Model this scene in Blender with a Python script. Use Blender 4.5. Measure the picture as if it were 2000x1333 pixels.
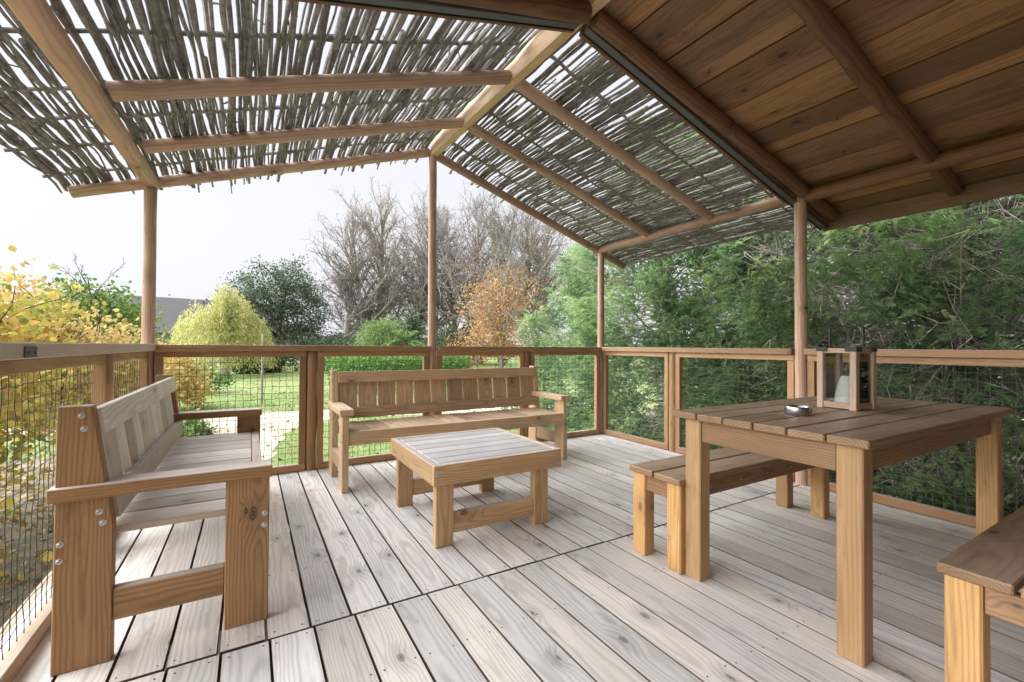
import bpy, math, random
import numpy as np
from mathutils import Matrix, Vector

# ------------------------------------------------------------------ clear
for o in list(bpy.data.objects):
    bpy.data.objects.remove(o)
scene = bpy.context.scene
COL = scene.collection
R = math.radians

# ------------------------------------------------------------------ camera
EYE = Vector((0, 0, 1.05))
cam = bpy.data.cameras.new('camera')
cam.sensor_width = 36
cam.lens = 15.562
cam.clip_start = 0.05
cam.clip_end = 2000
camo = bpy.data.objects.new('camera', cam)
COL.objects.link(camo)
YAW, PITCH, ROLL = R(30.633), R(0.6935), R(0.381)
fw = Vector((math.sin(YAW) * math.cos(PITCH), math.cos(YAW) * math.cos(PITCH), math.sin(PITCH)))
rt = Vector((math.cos(YAW), -math.sin(YAW), 0))
up = rt.cross(fw)
rt2 = rt * math.cos(ROLL) + up * math.sin(ROLL)
up2 = -rt * math.sin(ROLL) + up * math.cos(ROLL)
camo.matrix_world = Matrix(((rt2.x, up2.x, -fw.x, EYE.x), (rt2.y, up2.y, -fw.y, EYE.y), (rt2.z, up2.z, -fw.z, EYE.z), (0, 0, 0, 1)))
scene.camera = camo

# ------------------------------------------------------------------ sky, sun, exposure
SUN_EL, SUN_BEAR = R(34), R(-66)          # soft bright part of the overcast sky, out to the left of the deck
world = bpy.data.worlds.new('World')
scene.world = world
world.use_nodes = True
wn, wl = world.node_tree.nodes, world.node_tree.links
wn.clear()
sky = wn.new('ShaderNodeTexSky')
sky.sky_type = 'NISHITA'
sky.sun_disc = False
sky.sun_elevation = SUN_EL
sky.sun_rotation = SUN_BEAR
sky.air_density = 1.0
sky.dust_density = 4.0
sky.ozone_density = 1.0
hs = wn.new('ShaderNodeHueSaturation')
hs.inputs['Saturation'].default_value = 0.12
cloud = wn.new('ShaderNodeMix')           # an even overcast layer over the clear sky
cloud.data_type = 'RGBA'
cloud.inputs[0].default_value = 0.93
cloud.inputs[7].default_value = (2.24, 2.29, 2.44, 1)
bg = wn.new('ShaderNodeBackground')
bg.inputs[1].default_value = 0.05
wo = wn.new('ShaderNodeOutputWorld')
wl.new(sky.outputs[0], hs.inputs['Color'])
wl.new(hs.outputs[0], cloud.inputs[6])
wl.new(cloud.outputs[2], bg.inputs[0])
wl.new(bg.outputs[0], wo.inputs[0])

sun = bpy.data.lights.new('sun', 'SUN')
sun.energy = 1.5
sun.angle = R(90)
sun.color = (1.0, 0.97, 0.93)
suno = bpy.data.objects.new('sun', sun)
COL.objects.link(suno)
sd = Vector((math.sin(SUN_BEAR) * math.cos(SUN_EL), math.cos(SUN_BEAR) * math.cos(SUN_EL), math.sin(SUN_EL)))
suno.rotation_euler = sd.to_track_quat('Z', 'Y').to_euler()

scene.view_settings.view_transform = 'Standard'
scene.view_settings.look = 'None'
scene.view_settings.gamma = 1
scene.view_settings.exposure = 3.0
scene.view_settings.use_curve_mapping = False
scene.cycles.max_bounces = 7
scene.cycles.diffuse_bounces = 5
scene.cycles.transparent_max_bounces = 24
scene.cycles.use_denoising = True

rng = np.random.default_rng(7)
random.seed(7)
I4 = Matrix.Identity(4)

# ------------------------------------------------------------------ object helpers
WORLD = {}

def link(name, data, parent=None, M=I4):
    o = bpy.data.objects.new(name, data)
    COL.objects.link(o)
    M = M.copy()
    WORLD[o.name] = M
    if parent is not None:
        o.parent = parent
        o.matrix_parent_inverse = I4
        o.matrix_local = WORLD[parent.name].inverted() @ M
    else:
        o.matrix_local = M
    return o

def thing(name, label, cat, loc=(0, 0, 0), group=None, kind=None):
    o = link(name, None, None, Matrix.Translation(loc))
    o.empty_display_size = 0.1
    if label: o['label'] = label
    if cat: o['category'] = cat
    if group: o['group'] = group
    if kind: o['kind'] = kind
    return o

def setmat(me, mat):
    if len(me.materials) == 0:
        me.materials.append(mat)
    return me

def np_mesh(name, V, F, mat, tint=None, smooth=False):
    V = np.asarray(V, dtype=np.float32).reshape(-1, 3)
    F = np.asarray(F, dtype=np.int32)
    m, k = F.shape
    me = bpy.data.meshes.new(name)
    me.vertices.add(len(V))
    me.vertices.foreach_set('co', V.ravel())
    me.loops.add(m * k)
    me.loops.foreach_set('vertex_index', F.ravel())
    me.polygons.add(m)
    me.polygons.foreach_set('loop_start', np.arange(m, dtype=np.int32) * k)
    if smooth:
        me.polygons.foreach_set('use_smooth', np.ones(m, dtype=bool))
    if tint is not None:
        a = me.attributes.new('tint', 'FLOAT', 'POINT')
        a.data.foreach_set('value', np.asarray(tint, dtype=np.float32))
    me.update(calc_edges=True)
    me.materials.append(mat)
    return me

MESHES = {}

def chamfer_box(l, w, t, b, mat):
    key = (round(l, 3), round(w, 3), round(t, 3), round(b, 4), mat.name)
    if key in MESHES:
        return MESHES[key]
    b = min(b, l * .3, w * .3, t * .3)
    x, y, z = l / 2, w / 2, t / 2
    V, F = [], []
    for sx in (-1, 1):
        for sy in (-1, 1):
            for sz in (-1, 1):
                V += [(sx * x, sy * (y - b), sz * (z - b)), (sx * (x - b), sy * y, sz * (z - b)), (sx * (x - b), sy * (y - b), sz * z)]
    idx = lambda sx, sy, sz, k: ((sx > 0) * 4 + (sy > 0) * 2 + (sz > 0)) * 3 + k
    def quad(a):
        F.append(a)
    for s in (-1, 1):
        quad([idx(s, -1, -1, 0), idx(s, 1, -1, 0), idx(s, 1, 1, 0), idx(s, -1, 1, 0)][::s])
        quad([idx(-1, s, -1, 1), idx(1, s, -1, 1), idx(1, s, 1, 1), idx(-1, s, 1, 1)][::-s])
        quad([idx(-1, -1, s, 2), idx(1, -1, s, 2), idx(1, 1, s, 2), idx(-1, 1, s, 2)][::s])
    for a in (-1, 1):
        for c in (-1, 1):
            quad([idx(a, c, -1, 0), idx(a, c, -1, 1), idx(a, c, 1, 1), idx(a, c, 1, 0)][::a * c])
            quad([idx(a, -1, c, 0), idx(a, 1, c, 0), idx(a, 1, c, 2), idx(a, -1, c, 2)][::a * c])
            quad([idx(-1, a, c, 1), idx(-1, a, c, 2), idx(1, a, c, 2), idx(1, a, c, 1)][::a * c])
    for sx in (-1, 1):
        for sy in (-1, 1):
            for sz in (-1, 1):
                f = [idx(sx, sy, sz, 0), idx(sx, sy, sz, 1), idx(sx, sy, sz, 2)]
                F.append(f if sx * sy * sz > 0 else f[::-1])
    me = bpy.data.meshes.new('board')
    me.from_pydata(V, [], F)
    me.materials.append(mat)
    MESHES[key] = me
    return me

def axes_matrix(c, X, Z):
    X = Vector(X).normalized()
    Z = Vector(Z)
    Y = Z.cross(X).normalized()
    Z = X.cross(Y)
    return Matrix(((X.x, Y.x, Z.x, c[0]), (X.y, Y.y, Z.y, c[1]), (X.z, Y.z, Z.z, c[2]), (0, 0, 0, 1)))

def bar(name, xr, yr, zr, mat, parent=None, axis=None, b=0.003):
    """an axis-aligned board; its own X runs along its length, Y across its wider face"""
    d = [xr[1] - xr[0], yr[1] - yr[0], zr[1] - zr[0]]
    c = [(xr[0] + xr[1]) / 2, (yr[0] + yr[1]) / 2, (zr[0] + zr[1]) / 2]
    if axis is None:
        axis = int(np.argmax(d))
    rest = [i for i in range(3) if i != axis]
    thin = min(rest, key=lambda i: d[i])
    wide = [i for i in rest if i != thin][0]
    E = np.eye(3)
    flip = random.choice((-1, 1))
    M = axes_matrix(c, Vector(E[axis]) * flip, Vector(E[thin]))
    return link(name, chamfer_box(d[axis], d[wide], d[thin], b, mat), parent, M)

def plank(name, p0, p1, w, t, zdir, mat, parent=None, b=0.003):
    """a board between two points, of width w and thickness t, its face turned to zdir"""
    p0, p1 = Vector(p0), Vector(p1)
    M = axes_matrix((p0 + p1) / 2, p1 - p0, zdir)
    return link(name, chamfer_box((p1 - p0).length, w, t, b, mat), parent, M)

def tube(P, Rr, sides=8, cap=True):
    P = np.asarray(P, float)
    n = len(P)
    T = np.gradient(P, axis=0)
    T /= np.linalg.norm(T, axis=1)[:, None] + 1e-12
    ref = np.array([0, 0, 1.0]) if abs(T[0][2]) < .9 else np.array([1.0, 0, 0])
    V = np.zeros((n, sides, 3))
    for i in range(n):
        a = ref - T[i] * (ref @ T[i])
        a /= np.linalg.norm(a)
        bb = np.cross(T[i], a)
        ref = a
        ang = np.arange(sides) / sides * 2 * np.pi
        V[i] = P[i] + (np.cos(ang)[:, None] * a + np.sin(ang)[:, None] * bb) * Rr[i]
    F = []
    for i in range(n - 1):
        for j in range(sides):
            k = (j + 1) % sides
            F.append((i * sides + j, i * sides + k, (i + 1) * sides + k, (i + 1) * sides + j))
    V = V.reshape(-1, 3)
    if cap:
        c0, c1 = len(V), len(V) + 1
        V = np.vstack([V, P[0], P[-1]])
        for j in range(sides):
            k = (j + 1) % sides
            F.append((c0, k, j, j))
            F.append((c1, (n - 1) * sides + j, (n - 1) * sides + k, (n - 1) * sides + k))
    return V, F

def mesh_from(name, V, F, mat, smooth=True):
    me = bpy.data.meshes.new(name)
    me.from_pydata([tuple(v) for v in V], [], [tuple(dict.fromkeys(f)) for f in F])
    if smooth:
        for p in me.polygons:
            p.use_smooth = True
        me.set_sharp_from_angle(angle=R(45))
    me.materials.append(mat)
    return me

def pole(name, p0, p1, r0, r1, mat, parent=None, sides=20):
    """a turned round pole with slightly uneven girth and a small chamfer on its ends"""
    p0, p1 = Vector(p0), Vector(p1)
    L = (p1 - p0).length
    n = max(6, int(L / .22))
    xs = np.linspace(-L / 2, L / 2, n)
    P = np.zeros((n, 3)); P[:, 0] = xs
    P[1:-1, 1] += rng.normal(0, .0012, n - 2)
    P[1:-1, 2] += rng.normal(0, .0012, n - 2)
    Rr = np.linspace(r0, r1, n) * (1 + rng.normal(0, .008, n))
    P = np.vstack([P[0], P[0] + [.006, 0, 0], P[1:-1], P[-1] - [.006, 0, 0], P[-1]])
    Rr = np.concatenate([[Rr[0] - .006], Rr, [Rr[-1] - .006]])
    V, F = tube(P, Rr, sides)
    z = Vector((0, 0, 1)) if abs((p1 - p0).normalized().z) < .9 else Vector((0, 1, 0))
    M = axes_matrix((p0 + p1) / 2, p1 - p0, z) @ Matrix.Rotation(random.random() * 6.28, 4, 'X')
    return link(name, mesh_from(name, V, F, mat), parent, M)

# ------------------------------------------------------------------ materials
def new_mat(name):
    m = bpy.data.materials.new(name)
    m.use_nodes = True
    nt = m.node_tree
    nt.nodes.clear()
    out = nt.nodes.new('ShaderNodeOutputMaterial')
    bs = nt.nodes.new('ShaderNodeBsdfPrincipled')
    nt.links.new(bs.outputs[0], out.inputs[0])
    return m, nt, bs, out

class NB:
    """small helper that chains nodes"""
    def __init__(s, nt): s.nt = nt; s.n = nt.nodes; s.l = nt.links
    def put(s, sock, v):
        if hasattr(v, 'is_output'): s.l.new(v, sock)
        else: sock.default_value = v
    def math(s, op, a, b=0.0, c=0.0, clamp=False):
        m = s.n.new('ShaderNodeMath'); m.operation = op; m.use_clamp = clamp
        s.put(m.inputs[0], a); s.put(m.inputs[1], b); s.put(m.inputs[2], c)
        return m.outputs[0]
    def comb(s, x, y, z):
        m = s.n.new('ShaderNodeCombineXYZ')
        s.put(m.inputs[0], x); s.put(m.inputs[1], y); s.put(m.inputs[2], z)
        return m.outputs[0]
    def sep(s, v):
        m = s.n.new('ShaderNodeSeparateXYZ'); s.put(m.inputs[0], v)
        return m.outputs
    def noise(s, v, scale=1.0, detail=3.0, rough=.55):
        m = s.n.new('ShaderNodeTexNoise')
        s.put(m.inputs['Vector'], v); m.inputs['Scale'].default_value = scale
        m.inputs['Detail'].default_value = detail; m.inputs['Roughness'].default_value = rough
        return m.outputs['Fac']
    def mix(s, f, a, b, mode='MIX'):
        m = s.n.new('ShaderNodeMix'); m.data_type = 'RGBA'; m.blend_type = mode
        s.put(m.inputs[0], f)
        s.put(m.inputs[6], a if hasattr(a, 'is_output') else (*a, 1)); s.put(m.inputs[7], b if hasattr(b, 'is_output') else (*b, 1))
        return m.outputs[2]
    def smooth(s, v, a, b, c=0.0, d=1.0):
        m = s.n.new('ShaderNodeMapRange'); m.interpolation_type = 'SMOOTHSTEP'
        s.put(m.inputs[0], v)
        for i, q in enumerate((a, b, c, d)): s.put(m.inputs[i + 1], q)
        return m.outputs[0]
    def ramp(s, f, stops):
        m = s.n.new('ShaderNodeValToRGB'); s.put(m.inputs[0], f)
        e = m.color_ramp.elements
        while len(e) < len(stops): e.new(.5)
        for q, (p, c) in zip(e, stops): q.position = p; q.color = (*c, 1)
        return m.outputs[0]

def wood(name, early, late, knotc, alt=None, silver=None, silver_amt=0.0, spacing=.0075, rough=.6, var=.22, knot_rate=.5, ring_amt=.6, dirt=.0, dirtc=(.05, .045, .045), bump=0.0, blotch=.7, edge=None):
    """sawn pine: growth rings round an off-centre pith, knots that push the rings aside, fibres, tone differing from piece to piece"""
    m, nt, bs, out = new_mat(name)
    B = NB(nt)
    tc = nt.nodes.new('ShaderNodeTexCoord').outputs['Object']
    rnd = nt.nodes.new('ShaderNodeObjectInfo').outputs['Random']
    r2 = B.math('FRACT', B.math('MULTIPLY', rnd, 17.31))
    r3 = B.math('FRACT', B.math('MULTIPLY', rnd, 71.93))
    r4 = B.math('FRACT', B.math('MULTIPLY', rnd, 133.7))
    x, y, z = B.sep(tc)
    xo = B.math('MULTIPLY_ADD', rnd, 83.0, x)
    yo = B.math('MULTIPLY_ADD', r2, 31.0, y)
    zo = B.math('MULTIPLY_ADD', r3, 17.0, z)
    w1 = B.noise(B.comb(B.math('MULTIPLY', xo, 1.6), B.math('MULTIPLY', yo, 6.0), B.math('MULTIPLY', zo, 6.0)), 1.0, 2.0)
    w2 = B.noise(B.comb(B.math('MULTIPLY', xo, 2.6), B.math('MULTIPLY', zo, 7.0), B.math('MULTIPLY', yo, 7.0)), 1.0, 2.0)
    # knots
    vo = nt.nodes.new('ShaderNodeTexVoronoi')
    vo.voronoi_dimensions = '2D'
    vo.inputs['Scale'].default_value = 1.0
    nt.links.new(B.comb(B.math('MULTIPLY', xo, 2.3), B.math('MULTIPLY', B.math('ADD', yo, B.math('MULTIPLY', z, .35)), 4.4), 0.0), vo.inputs['Vector'])
    d = B.math('ADD', vo.outputs['Distance'], B.math('MULTIPLY', B.math('SUBTRACT', w2, .5), .06))
    cr = B.sep(vo.outputs['Color'])
    active = B.math('LESS_THAN', cr[0], knot_rate)
    size = B.math('MULTIPLY_ADD', cr[1], .055, .03)
    core = B.math('MULTIPLY', B.smooth(d, size, B.math('MULTIPLY', size, .45)), active)
    halo = B.math('MULTIPLY', B.smooth(d, B.math('MULTIPLY', size, 4.2), B.math('MULTIPLY', size, .6)), active)
    # rings
    py = B.math('ADD', B.math('ADD', y, B.math('MULTIPLY', B.math('SUBTRACT', r2, .5), .09)), B.math('MULTIPLY', B.math('SUBTRACT', w1, .5), .045))
    pz = B.math('ADD', B.math('ADD', z, B.math('MULTIPLY_ADD', r3, .07, .02)), B.math('MULTIPLY', B.math('SUBTRACT', w2, .5), .035))
    pz = B.math('ADD', pz, B.math('MULTIPLY', x, B.math('MULTIPLY', B.math('SUBTRACT', r4, .5), .05)))
    rad = B.math('SQRT', B.math('ADD', B.math('MULTIPLY', py, py), B.math('MULTIPLY', pz, pz)))
    rad = B.math('ADD', rad, B.math('MULTIPLY', halo, .02))
    ring = B.math('SINE', B.math('MULTIPLY', rad, 2 * math.pi / spacing))
    ring = B.math('POWER', B.math('MULTIPLY_ADD', ring, .5, .5), 2.2)
    # fibres and blotches
    fib = B.noise(B.comb(B.math('MULTIPLY', xo, 5.0), B.math('MULTIPLY', yo, 190.0), B.math('MULTIPLY', zo, 190.0)), 1.0, 3.0, .6)
    blot = B.noise(B.comb(B.math('MULTIPLY', xo, 2.2), B.math('MULTIPLY', yo, 9.0), B.math('MULTIPLY', zo, 9.0)), 1.0, 4.0, .6)
    base = early
    if alt is not None:
        base = B.mix(B.smooth(B.math('ADD', B.math('MULTIPLY', r4, .7), B.math('MULTIPLY', blot, .5)), .45, .85), early, alt)
    col = B.mix(B.math('MULTIPLY', ring, ring_amt), base, late)
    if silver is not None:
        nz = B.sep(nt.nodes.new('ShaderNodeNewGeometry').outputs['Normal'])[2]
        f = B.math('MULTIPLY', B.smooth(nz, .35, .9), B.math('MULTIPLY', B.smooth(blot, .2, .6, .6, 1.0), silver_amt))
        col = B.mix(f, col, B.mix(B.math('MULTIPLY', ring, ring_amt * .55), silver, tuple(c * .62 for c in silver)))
    if dirt:
        dn = B.noise(B.comb(B.math('MULTIPLY', xo, 3.5), B.math('MULTIPLY', yo, 14.0), B.math('MULTIPLY', zo, 14.0)), 1.0, 5.0, .68)
        col = B.mix(B.smooth(dn, .56, .78, 0, dirt), col, dirtc)
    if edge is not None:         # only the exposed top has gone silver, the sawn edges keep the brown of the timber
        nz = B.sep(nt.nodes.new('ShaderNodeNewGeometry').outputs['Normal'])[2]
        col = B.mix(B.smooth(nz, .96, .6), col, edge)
    kr = B.math('MULTIPLY_ADD', B.math('SINE', B.math('MULTIPLY', d, 190.0)), .18, .78)
    col = B.mix(B.math('MULTIPLY', core, kr), col, knotc)
    col = B.mix(B.math('MULTIPLY', B.math('SUBTRACT', halo, core, clamp=True), .28), col, knotc)
    val = B.math('MULTIPLY', B.math('MULTIPLY', B.math('MULTIPLY_ADD', r2, var * 2, 1.0 - var), B.math('MULTIPLY_ADD', blot, blotch, 1 - blotch / 2)), B.math('MULTIPLY_ADD', fib, .42, .79))
    col = B.mix(1.0, col, B.comb(val, val, val), 'MULTIPLY')
    nt.links.new(col, bs.inputs['Base Color'])
    B.put(bs.inputs['Roughness'], B.math('MULTIPLY_ADD', fib, .2, rough - .1))
    bs.inputs['Specular IOR Level'].default_value = .35
    if bump:
        bp = nt.nodes.new('ShaderNodeBump')
        bp.inputs['Strength'].default_value = bump
        bp.inputs['Distance'].default_value = .002
        B.put(bp.inputs['Height'], B.math('SUBTRACT', fib, B.math('MULTIPLY', blot, .5)))
        nt.links.new(bp.outputs[0], bs.inputs['Normal'])
    return m

def plain(name, col, rough=.5, metal=0.0, var=.15, scale=40, spec=.5):
    m, nt, bs, out = new_mat(name)
    B = NB(nt)
    tc = nt.nodes.new('ShaderNodeTexCoord').outputs['Object']
    n = B.noise(tc, scale, 4.0)
    c = B.mix(n, tuple(v * (1 - var) for v in col), tuple(min(1, v * (1 + var)) for v in col))
    nt.links.new(c, bs.inputs['Base Color'])
    B.put(bs.inputs['Roughness'], B.math('MULTIPLY_ADD', n, .2, rough - .1))
    bs.inputs['Metallic'].default_value = metal
    bs.inputs['Specular IOR Level'].default_value = spec
    return m

def foliage(name, stops, trans=.3, rough=.55):
    m, nt, bs, out = new_mat(name)
    B = NB(nt)
    at = nt.nodes.new('ShaderNodeAttribute')
    at.attribute_name = 'tint'
    isl = nt.nodes.new('ShaderNodeNewGeometry').outputs['Random Per Island']
    f = B.math('ADD', at.outputs['Fac'], B.math('MULTIPLY', B.math('SUBTRACT', isl, .5), .22), clamp=True)
    c = B.ramp(f, stops)
    nt.links.new(c, bs.inputs['Base Color'])
    bs.inputs['Roughness'].default_value = rough
    bs.inputs['Specular IOR Level'].default_value = .3
    tr = nt.nodes.new('ShaderNodeBsdfTranslucent')
    nt.links.new(c, tr.inputs[0])
    mx = nt.nodes.new('ShaderNodeMixShader')
    mx.inputs[0].default_value = trans
    nt.links.new(bs.outputs[0], mx.inputs[1]); nt.links.new(tr.outputs[0], mx.inputs[2])
    nt.links.new(mx.outputs[0], out.inputs[0])
    return m

def bark(name, a, b, scale=9, moss=None):
    m, nt, bs, out = new_mat(name)
    B = NB(nt)
    tc = nt.nodes.new('ShaderNodeTexCoord').outputs['Object']
    rnd = nt.nodes.new('ShaderNodeObjectInfo').outputs['Random']
    x, y, z = B.sep(tc)
    v = B.comb(B.math('MULTIPLY_ADD', rnd, 40.0, x), y, z)
    n = B.noise(v, scale, 5.0, .65)
    c = B.mix(B.smooth(n, .3, .7), a, b)
    if moss:
        n2 = B.noise(v, scale * .45, 4.0, .6)
        c = B.mix(B.smooth(n2, .55, .75, 0, .8), c, moss)
    k = B.math('MULTIPLY_ADD', rnd, .5, .75)
    c = B.mix(1.0, c, B.comb(k, k, k), 'MULTIPLY')
    nt.links.new(c, bs.inputs['Base Color'])
    bs.inputs['Roughness'].default_value = .85
    bs.inputs['Specular IOR Level'].default_value = .2
    bp = nt.nodes.new('ShaderNodeBump'); bp.inputs['Strength'].default_value = .5; bp.inputs['Distance'].default_value = .004
    nt.links.new(n, bp.inputs['Height']); nt.links.new(bp.outputs[0], bs.inputs['Normal'])
    return m

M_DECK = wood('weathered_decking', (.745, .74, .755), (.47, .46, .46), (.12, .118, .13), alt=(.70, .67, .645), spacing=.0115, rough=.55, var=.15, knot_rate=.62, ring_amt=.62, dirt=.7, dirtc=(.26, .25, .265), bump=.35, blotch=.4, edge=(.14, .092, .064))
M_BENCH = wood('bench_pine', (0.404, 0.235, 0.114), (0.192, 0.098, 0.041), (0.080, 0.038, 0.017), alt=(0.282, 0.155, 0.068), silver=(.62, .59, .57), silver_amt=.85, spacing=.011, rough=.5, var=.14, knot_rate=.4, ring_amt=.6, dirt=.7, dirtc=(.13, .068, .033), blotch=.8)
M_SLAT = wood('bleached_slats', (.78, .745, .705), (.52, .46, .40), (.20, .14, .10), alt=(.46, .37, .29), silver=(.66, .63, .61), silver_amt=.8, spacing=.010, rough=.5, var=.2, knot_rate=.3, ring_amt=.55)
M_RAIL = wood('railing_pine', (0.444, 0.275, 0.151), (0.253, 0.140, 0.066), (0.111, 0.050, 0.024), alt=(0.343, 0.200, 0.105), silver=(.56, .51, .47), silver_amt=.6, spacing=.010, rough=.5, var=.15, knot_rate=.35, ring_amt=.55, dirt=.55, dirtc=(.18, .10, .055), blotch=.8)
M_POLE = wood('turned_pole', (0.597, 0.410, 0.315), (0.350, 0.215, 0.150), (0.113, 0.060, 0.038), alt=(0.443, 0.285, 0.210), spacing=.014, rough=.55, var=.14, knot_rate=.45, ring_amt=.6, dirt=.65, dirtc=(0.227, 0.135, 0.095), blotch=.9)
M_BEAM = wood('ridge_timber', (.60, .42, .25), (.42, .26, .13), (.2, .11, .05), spacing=.010, rough=.5, var=.1, knot_rate=.25, ring_amt=.4)
M_CEIL = wood('stained_ceiling_boards', (.41, .22, .10), (.16, .078, .036), (.03, .016, .01), alt=(.22, .13, .08), spacing=.012, rough=.6, var=.36, knot_rate=.5, ring_amt=.6, dirt=.85, dirtc=(.05, .029, .02), blotch=.9)
M_CPOLE = wood('stained_pole', (0.212, 0.104, 0.056), (0.102, 0.047, 0.025), (0.034, 0.019, 0.012), spacing=.014, rough=.55, var=.12, knot_rate=.3, ring_amt=.6, dirt=.5, dirtc=(0.051, 0.029, 0.019), blotch=.9)
M_TTOP = wood('oiled_table_top', (0.325, 0.207, 0.119), (0.149, 0.085, 0.046), (0.056, 0.030, 0.018), alt=(0.233, 0.143, 0.080), silver=(.46, .37, .30), silver_amt=.6, spacing=.011, rough=.45, var=.16, knot_rate=.35, ring_amt=.65, dirt=.5, dirtc=(.10, .062, .045), blotch=.8)
M_TLEG = wood('golden_leg', (0.565, 0.335, 0.138), (0.313, 0.165, 0.063), (0.122, 0.055, 0.024), alt=(0.364, 0.235, 0.124), spacing=.012, rough=.5, var=.2, knot_rate=.4, ring_amt=.55, dirt=.8, dirtc=(0.162, 0.100, 0.055), blotch=1.0)
M_TAPR = wood('oiled_apron', (0.289, 0.172, 0.090), (0.140, 0.075, 0.038), (0.066, 0.034, 0.020), spacing=.010, rough=.5, var=.12, knot_rate=.35, ring_amt=.6, dirt=.5, dirtc=(0.091, 0.049, 0.029), blotch=.8)
M_LANT = wood('lantern_wood', (.47, .35, .26), (.32, .225, .16), (.2, .13, .09), spacing=.006, rough=.6, var=.12, knot_rate=.2, ring_amt=.45)
M_STICK = bark('hazel_bark', (.155, .146, .14), (.31, .30, .295), 26, moss=(.12, .11, .075))
M_STEEL = plain('zinc_steel', (.52, .52, .53), .45, 1.0, .25, 300)
M_GREY = plain('grey_aluminium', (.10, .10, .105), .5, .0, .1)
M_DARKMETAL = plain('blackened_metal', (.025, .025, .025), .45, .3, .2)
M_BRACKET = plain('dark_zinc', (.13, .14, .15), .5, .6, .2)
M_CHROME = plain('chrome', (.42, .42, .44), .28, 1.0, .03)
M_CANDLE = plain('wax', (.80, .81, .80), .45, 0, .03)
M_NET = plain('green_netting', (.025, .05, .03), .38, 0, .2)
M_NETR = plain('grey_wire', (.16, .18, .165), .4, .3, .2)
M_SCREW = plain('dull_screw', (.10, .095, .09), .5, .5, .2)
M_TRUNK = bark('tree_bark', (.24, .22, .21), (.42, .395, .385), 6)
M_TWIG = bark('grey_twigs', (.22, .195, .195), (.38, .35, .36), 5)
M_TWIG2 = bark('brown_twigs', (.22, .18, .17), (.40, .35, .33), 5)
M_DEAD = bark('dead_branches', (.34, .31, .28), (.60, .56, .51), 12)
M_DARKBARK = bark('dark_bark', (.05, .04, .035), (.12, .10, .085), 8)

def glass():
    m, nt, bs, out = new_mat('lantern_glass')
    tr = nt.nodes.new('ShaderNodeBsdfTransparent'); tr.inputs[0].default_value = (.93, .95, .94, 1)
    gl = nt.nodes.new('ShaderNodeBsdfGlossy'); gl.inputs['Roughness'].default_value = .03
    fr = nt.nodes.new('ShaderNodeFresnel'); fr.inputs[0].default_value = 1.5
    B = NB(nt)
    mx = nt.nodes.new('ShaderNodeMixShader')
    nt.links.new(B.math('MULTIPLY_ADD', fr.outputs[0], 1.0, .05), mx.inputs[0])
    nt.links.new(tr.outputs[0], mx.inputs[1]); nt.links.new(gl.outputs[0], mx.inputs[2])
    nt.links.new(mx.outputs[0], out.inputs[0])
    return m
M_GLASS = glass()

# ================================================================== GROUND
GZ = -0.7
def ground_mat(name, kind):
    m, nt, bs, out = new_mat(name)
    B = NB(nt)
    tc = nt.nodes.new('ShaderNodeTexCoord').outputs['Object']
    big = B.noise(tc, .35, 4.0); mid = B.noise(tc, 2.2, 5.0, .65); fine = B.noise(tc, 38.0, 5.0, .7)
    if kind == 'lawn':
        c = B.mix(B.smooth(mid, .35, .65), (.20, .31, .10), (.30, .39, .16))
        c = B.mix(B.smooth(big, .45, .68, 0, .6), c, (.32, .30, .17))
        c = B.mix(B.smooth(fine, .55, .72, 0, .5), c, (.40, .37, .22))
        c = B.mix(B.smooth(fine, .46, .3, 0, .6), c, (.06, .10, .03))
    elif kind == 'path':
        c = B.mix(B.smooth(fine, .3, .7), (.52, .46, .37), (.72, .66, .56))
        c = B.mix(B.smooth(mid, .55, .7, 0, .3), c, (.42, .40, .27))
    else:
        c = B.mix(B.smooth(mid, .3, .7), (.19, .165, .12), (.36, .32, .26))
        c = B.mix(B.smooth(fine, .5, .7, 0, .7), c, (.42, .37, .29))
        c = B.mix(B.smooth(big, .5, .65, 0, .6), c, (.17, .19, .08))
    nt.links.new(c, bs.inputs['Base Color'])
    bs.inputs['Roughness'].default_value = .95
    bs.inputs['Specular IOR Level'].default_value = .15
    bp = nt.nodes.new('ShaderNodeBump'); bp.inputs['Strength'].default_value = .7; bp.inputs['Distance'].default_value = .03
    nt.links.new(fine, bp.inputs['Height']); nt.links.new(bp.outputs[0], bs.inputs['Normal'])
    return m

def sheet(name, pts, z, mat):
    me = bpy.data.meshes.new(name)
    me.from_pydata([(x, y, 0) for x, y in pts], [], [list(range(len(pts)))])
    me.materials.append(mat)
    o = link(name, me, None, Matrix.Translation((0, 0, z)))
    o['kind'] = 'structure'
    return o

sheet('lawn', [(-600, -600), (600, -600), (600, 600), (-600, 600)], GZ, ground_mat('lawn', 'lawn'))

def wobble(pts, n=6, a=.06):
    out = []
    for i in range(len(pts)):
        p, q = np.array(pts[i], float), np.array(pts[(i + 1) % len(pts)], float)
        for k in range(n):
            out.append(tuple(p + (q - p) * k / n + rng.normal(0, a, 2) * (k > 0)))
    return out
sheet('gravel_path', wobble([(9.0, 11.0), (2.1, 12.75), (1.2, 12.95), (.3, 13.4), (-.7, 13.2), (-1.6, 13.3), (-6, 14.2), (-6, 12.6), (-1.5, 11.2), (-.5, 10.2), (-.12, 8.6), (-.25, 6.9), (-.6, 5.2), (.25, 5.2), (.22, 6.9), (.38, 8.6), (.68, 9.9), (1.15, 10.75), (1.9, 11.4), (9.0, 9.6)]), GZ + .004, ground_mat('gravel', 'path'))
sheet('bare_soil', wobble([(-.3, 4.1), (-.72, -1.5), (-7, -2), (-7, 9.5), (-2.2, 9.4), (-1.1, 7.8), (-.8, 5.5)], 6, .12), GZ + .008, ground_mat('soil', 'soil'))
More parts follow.
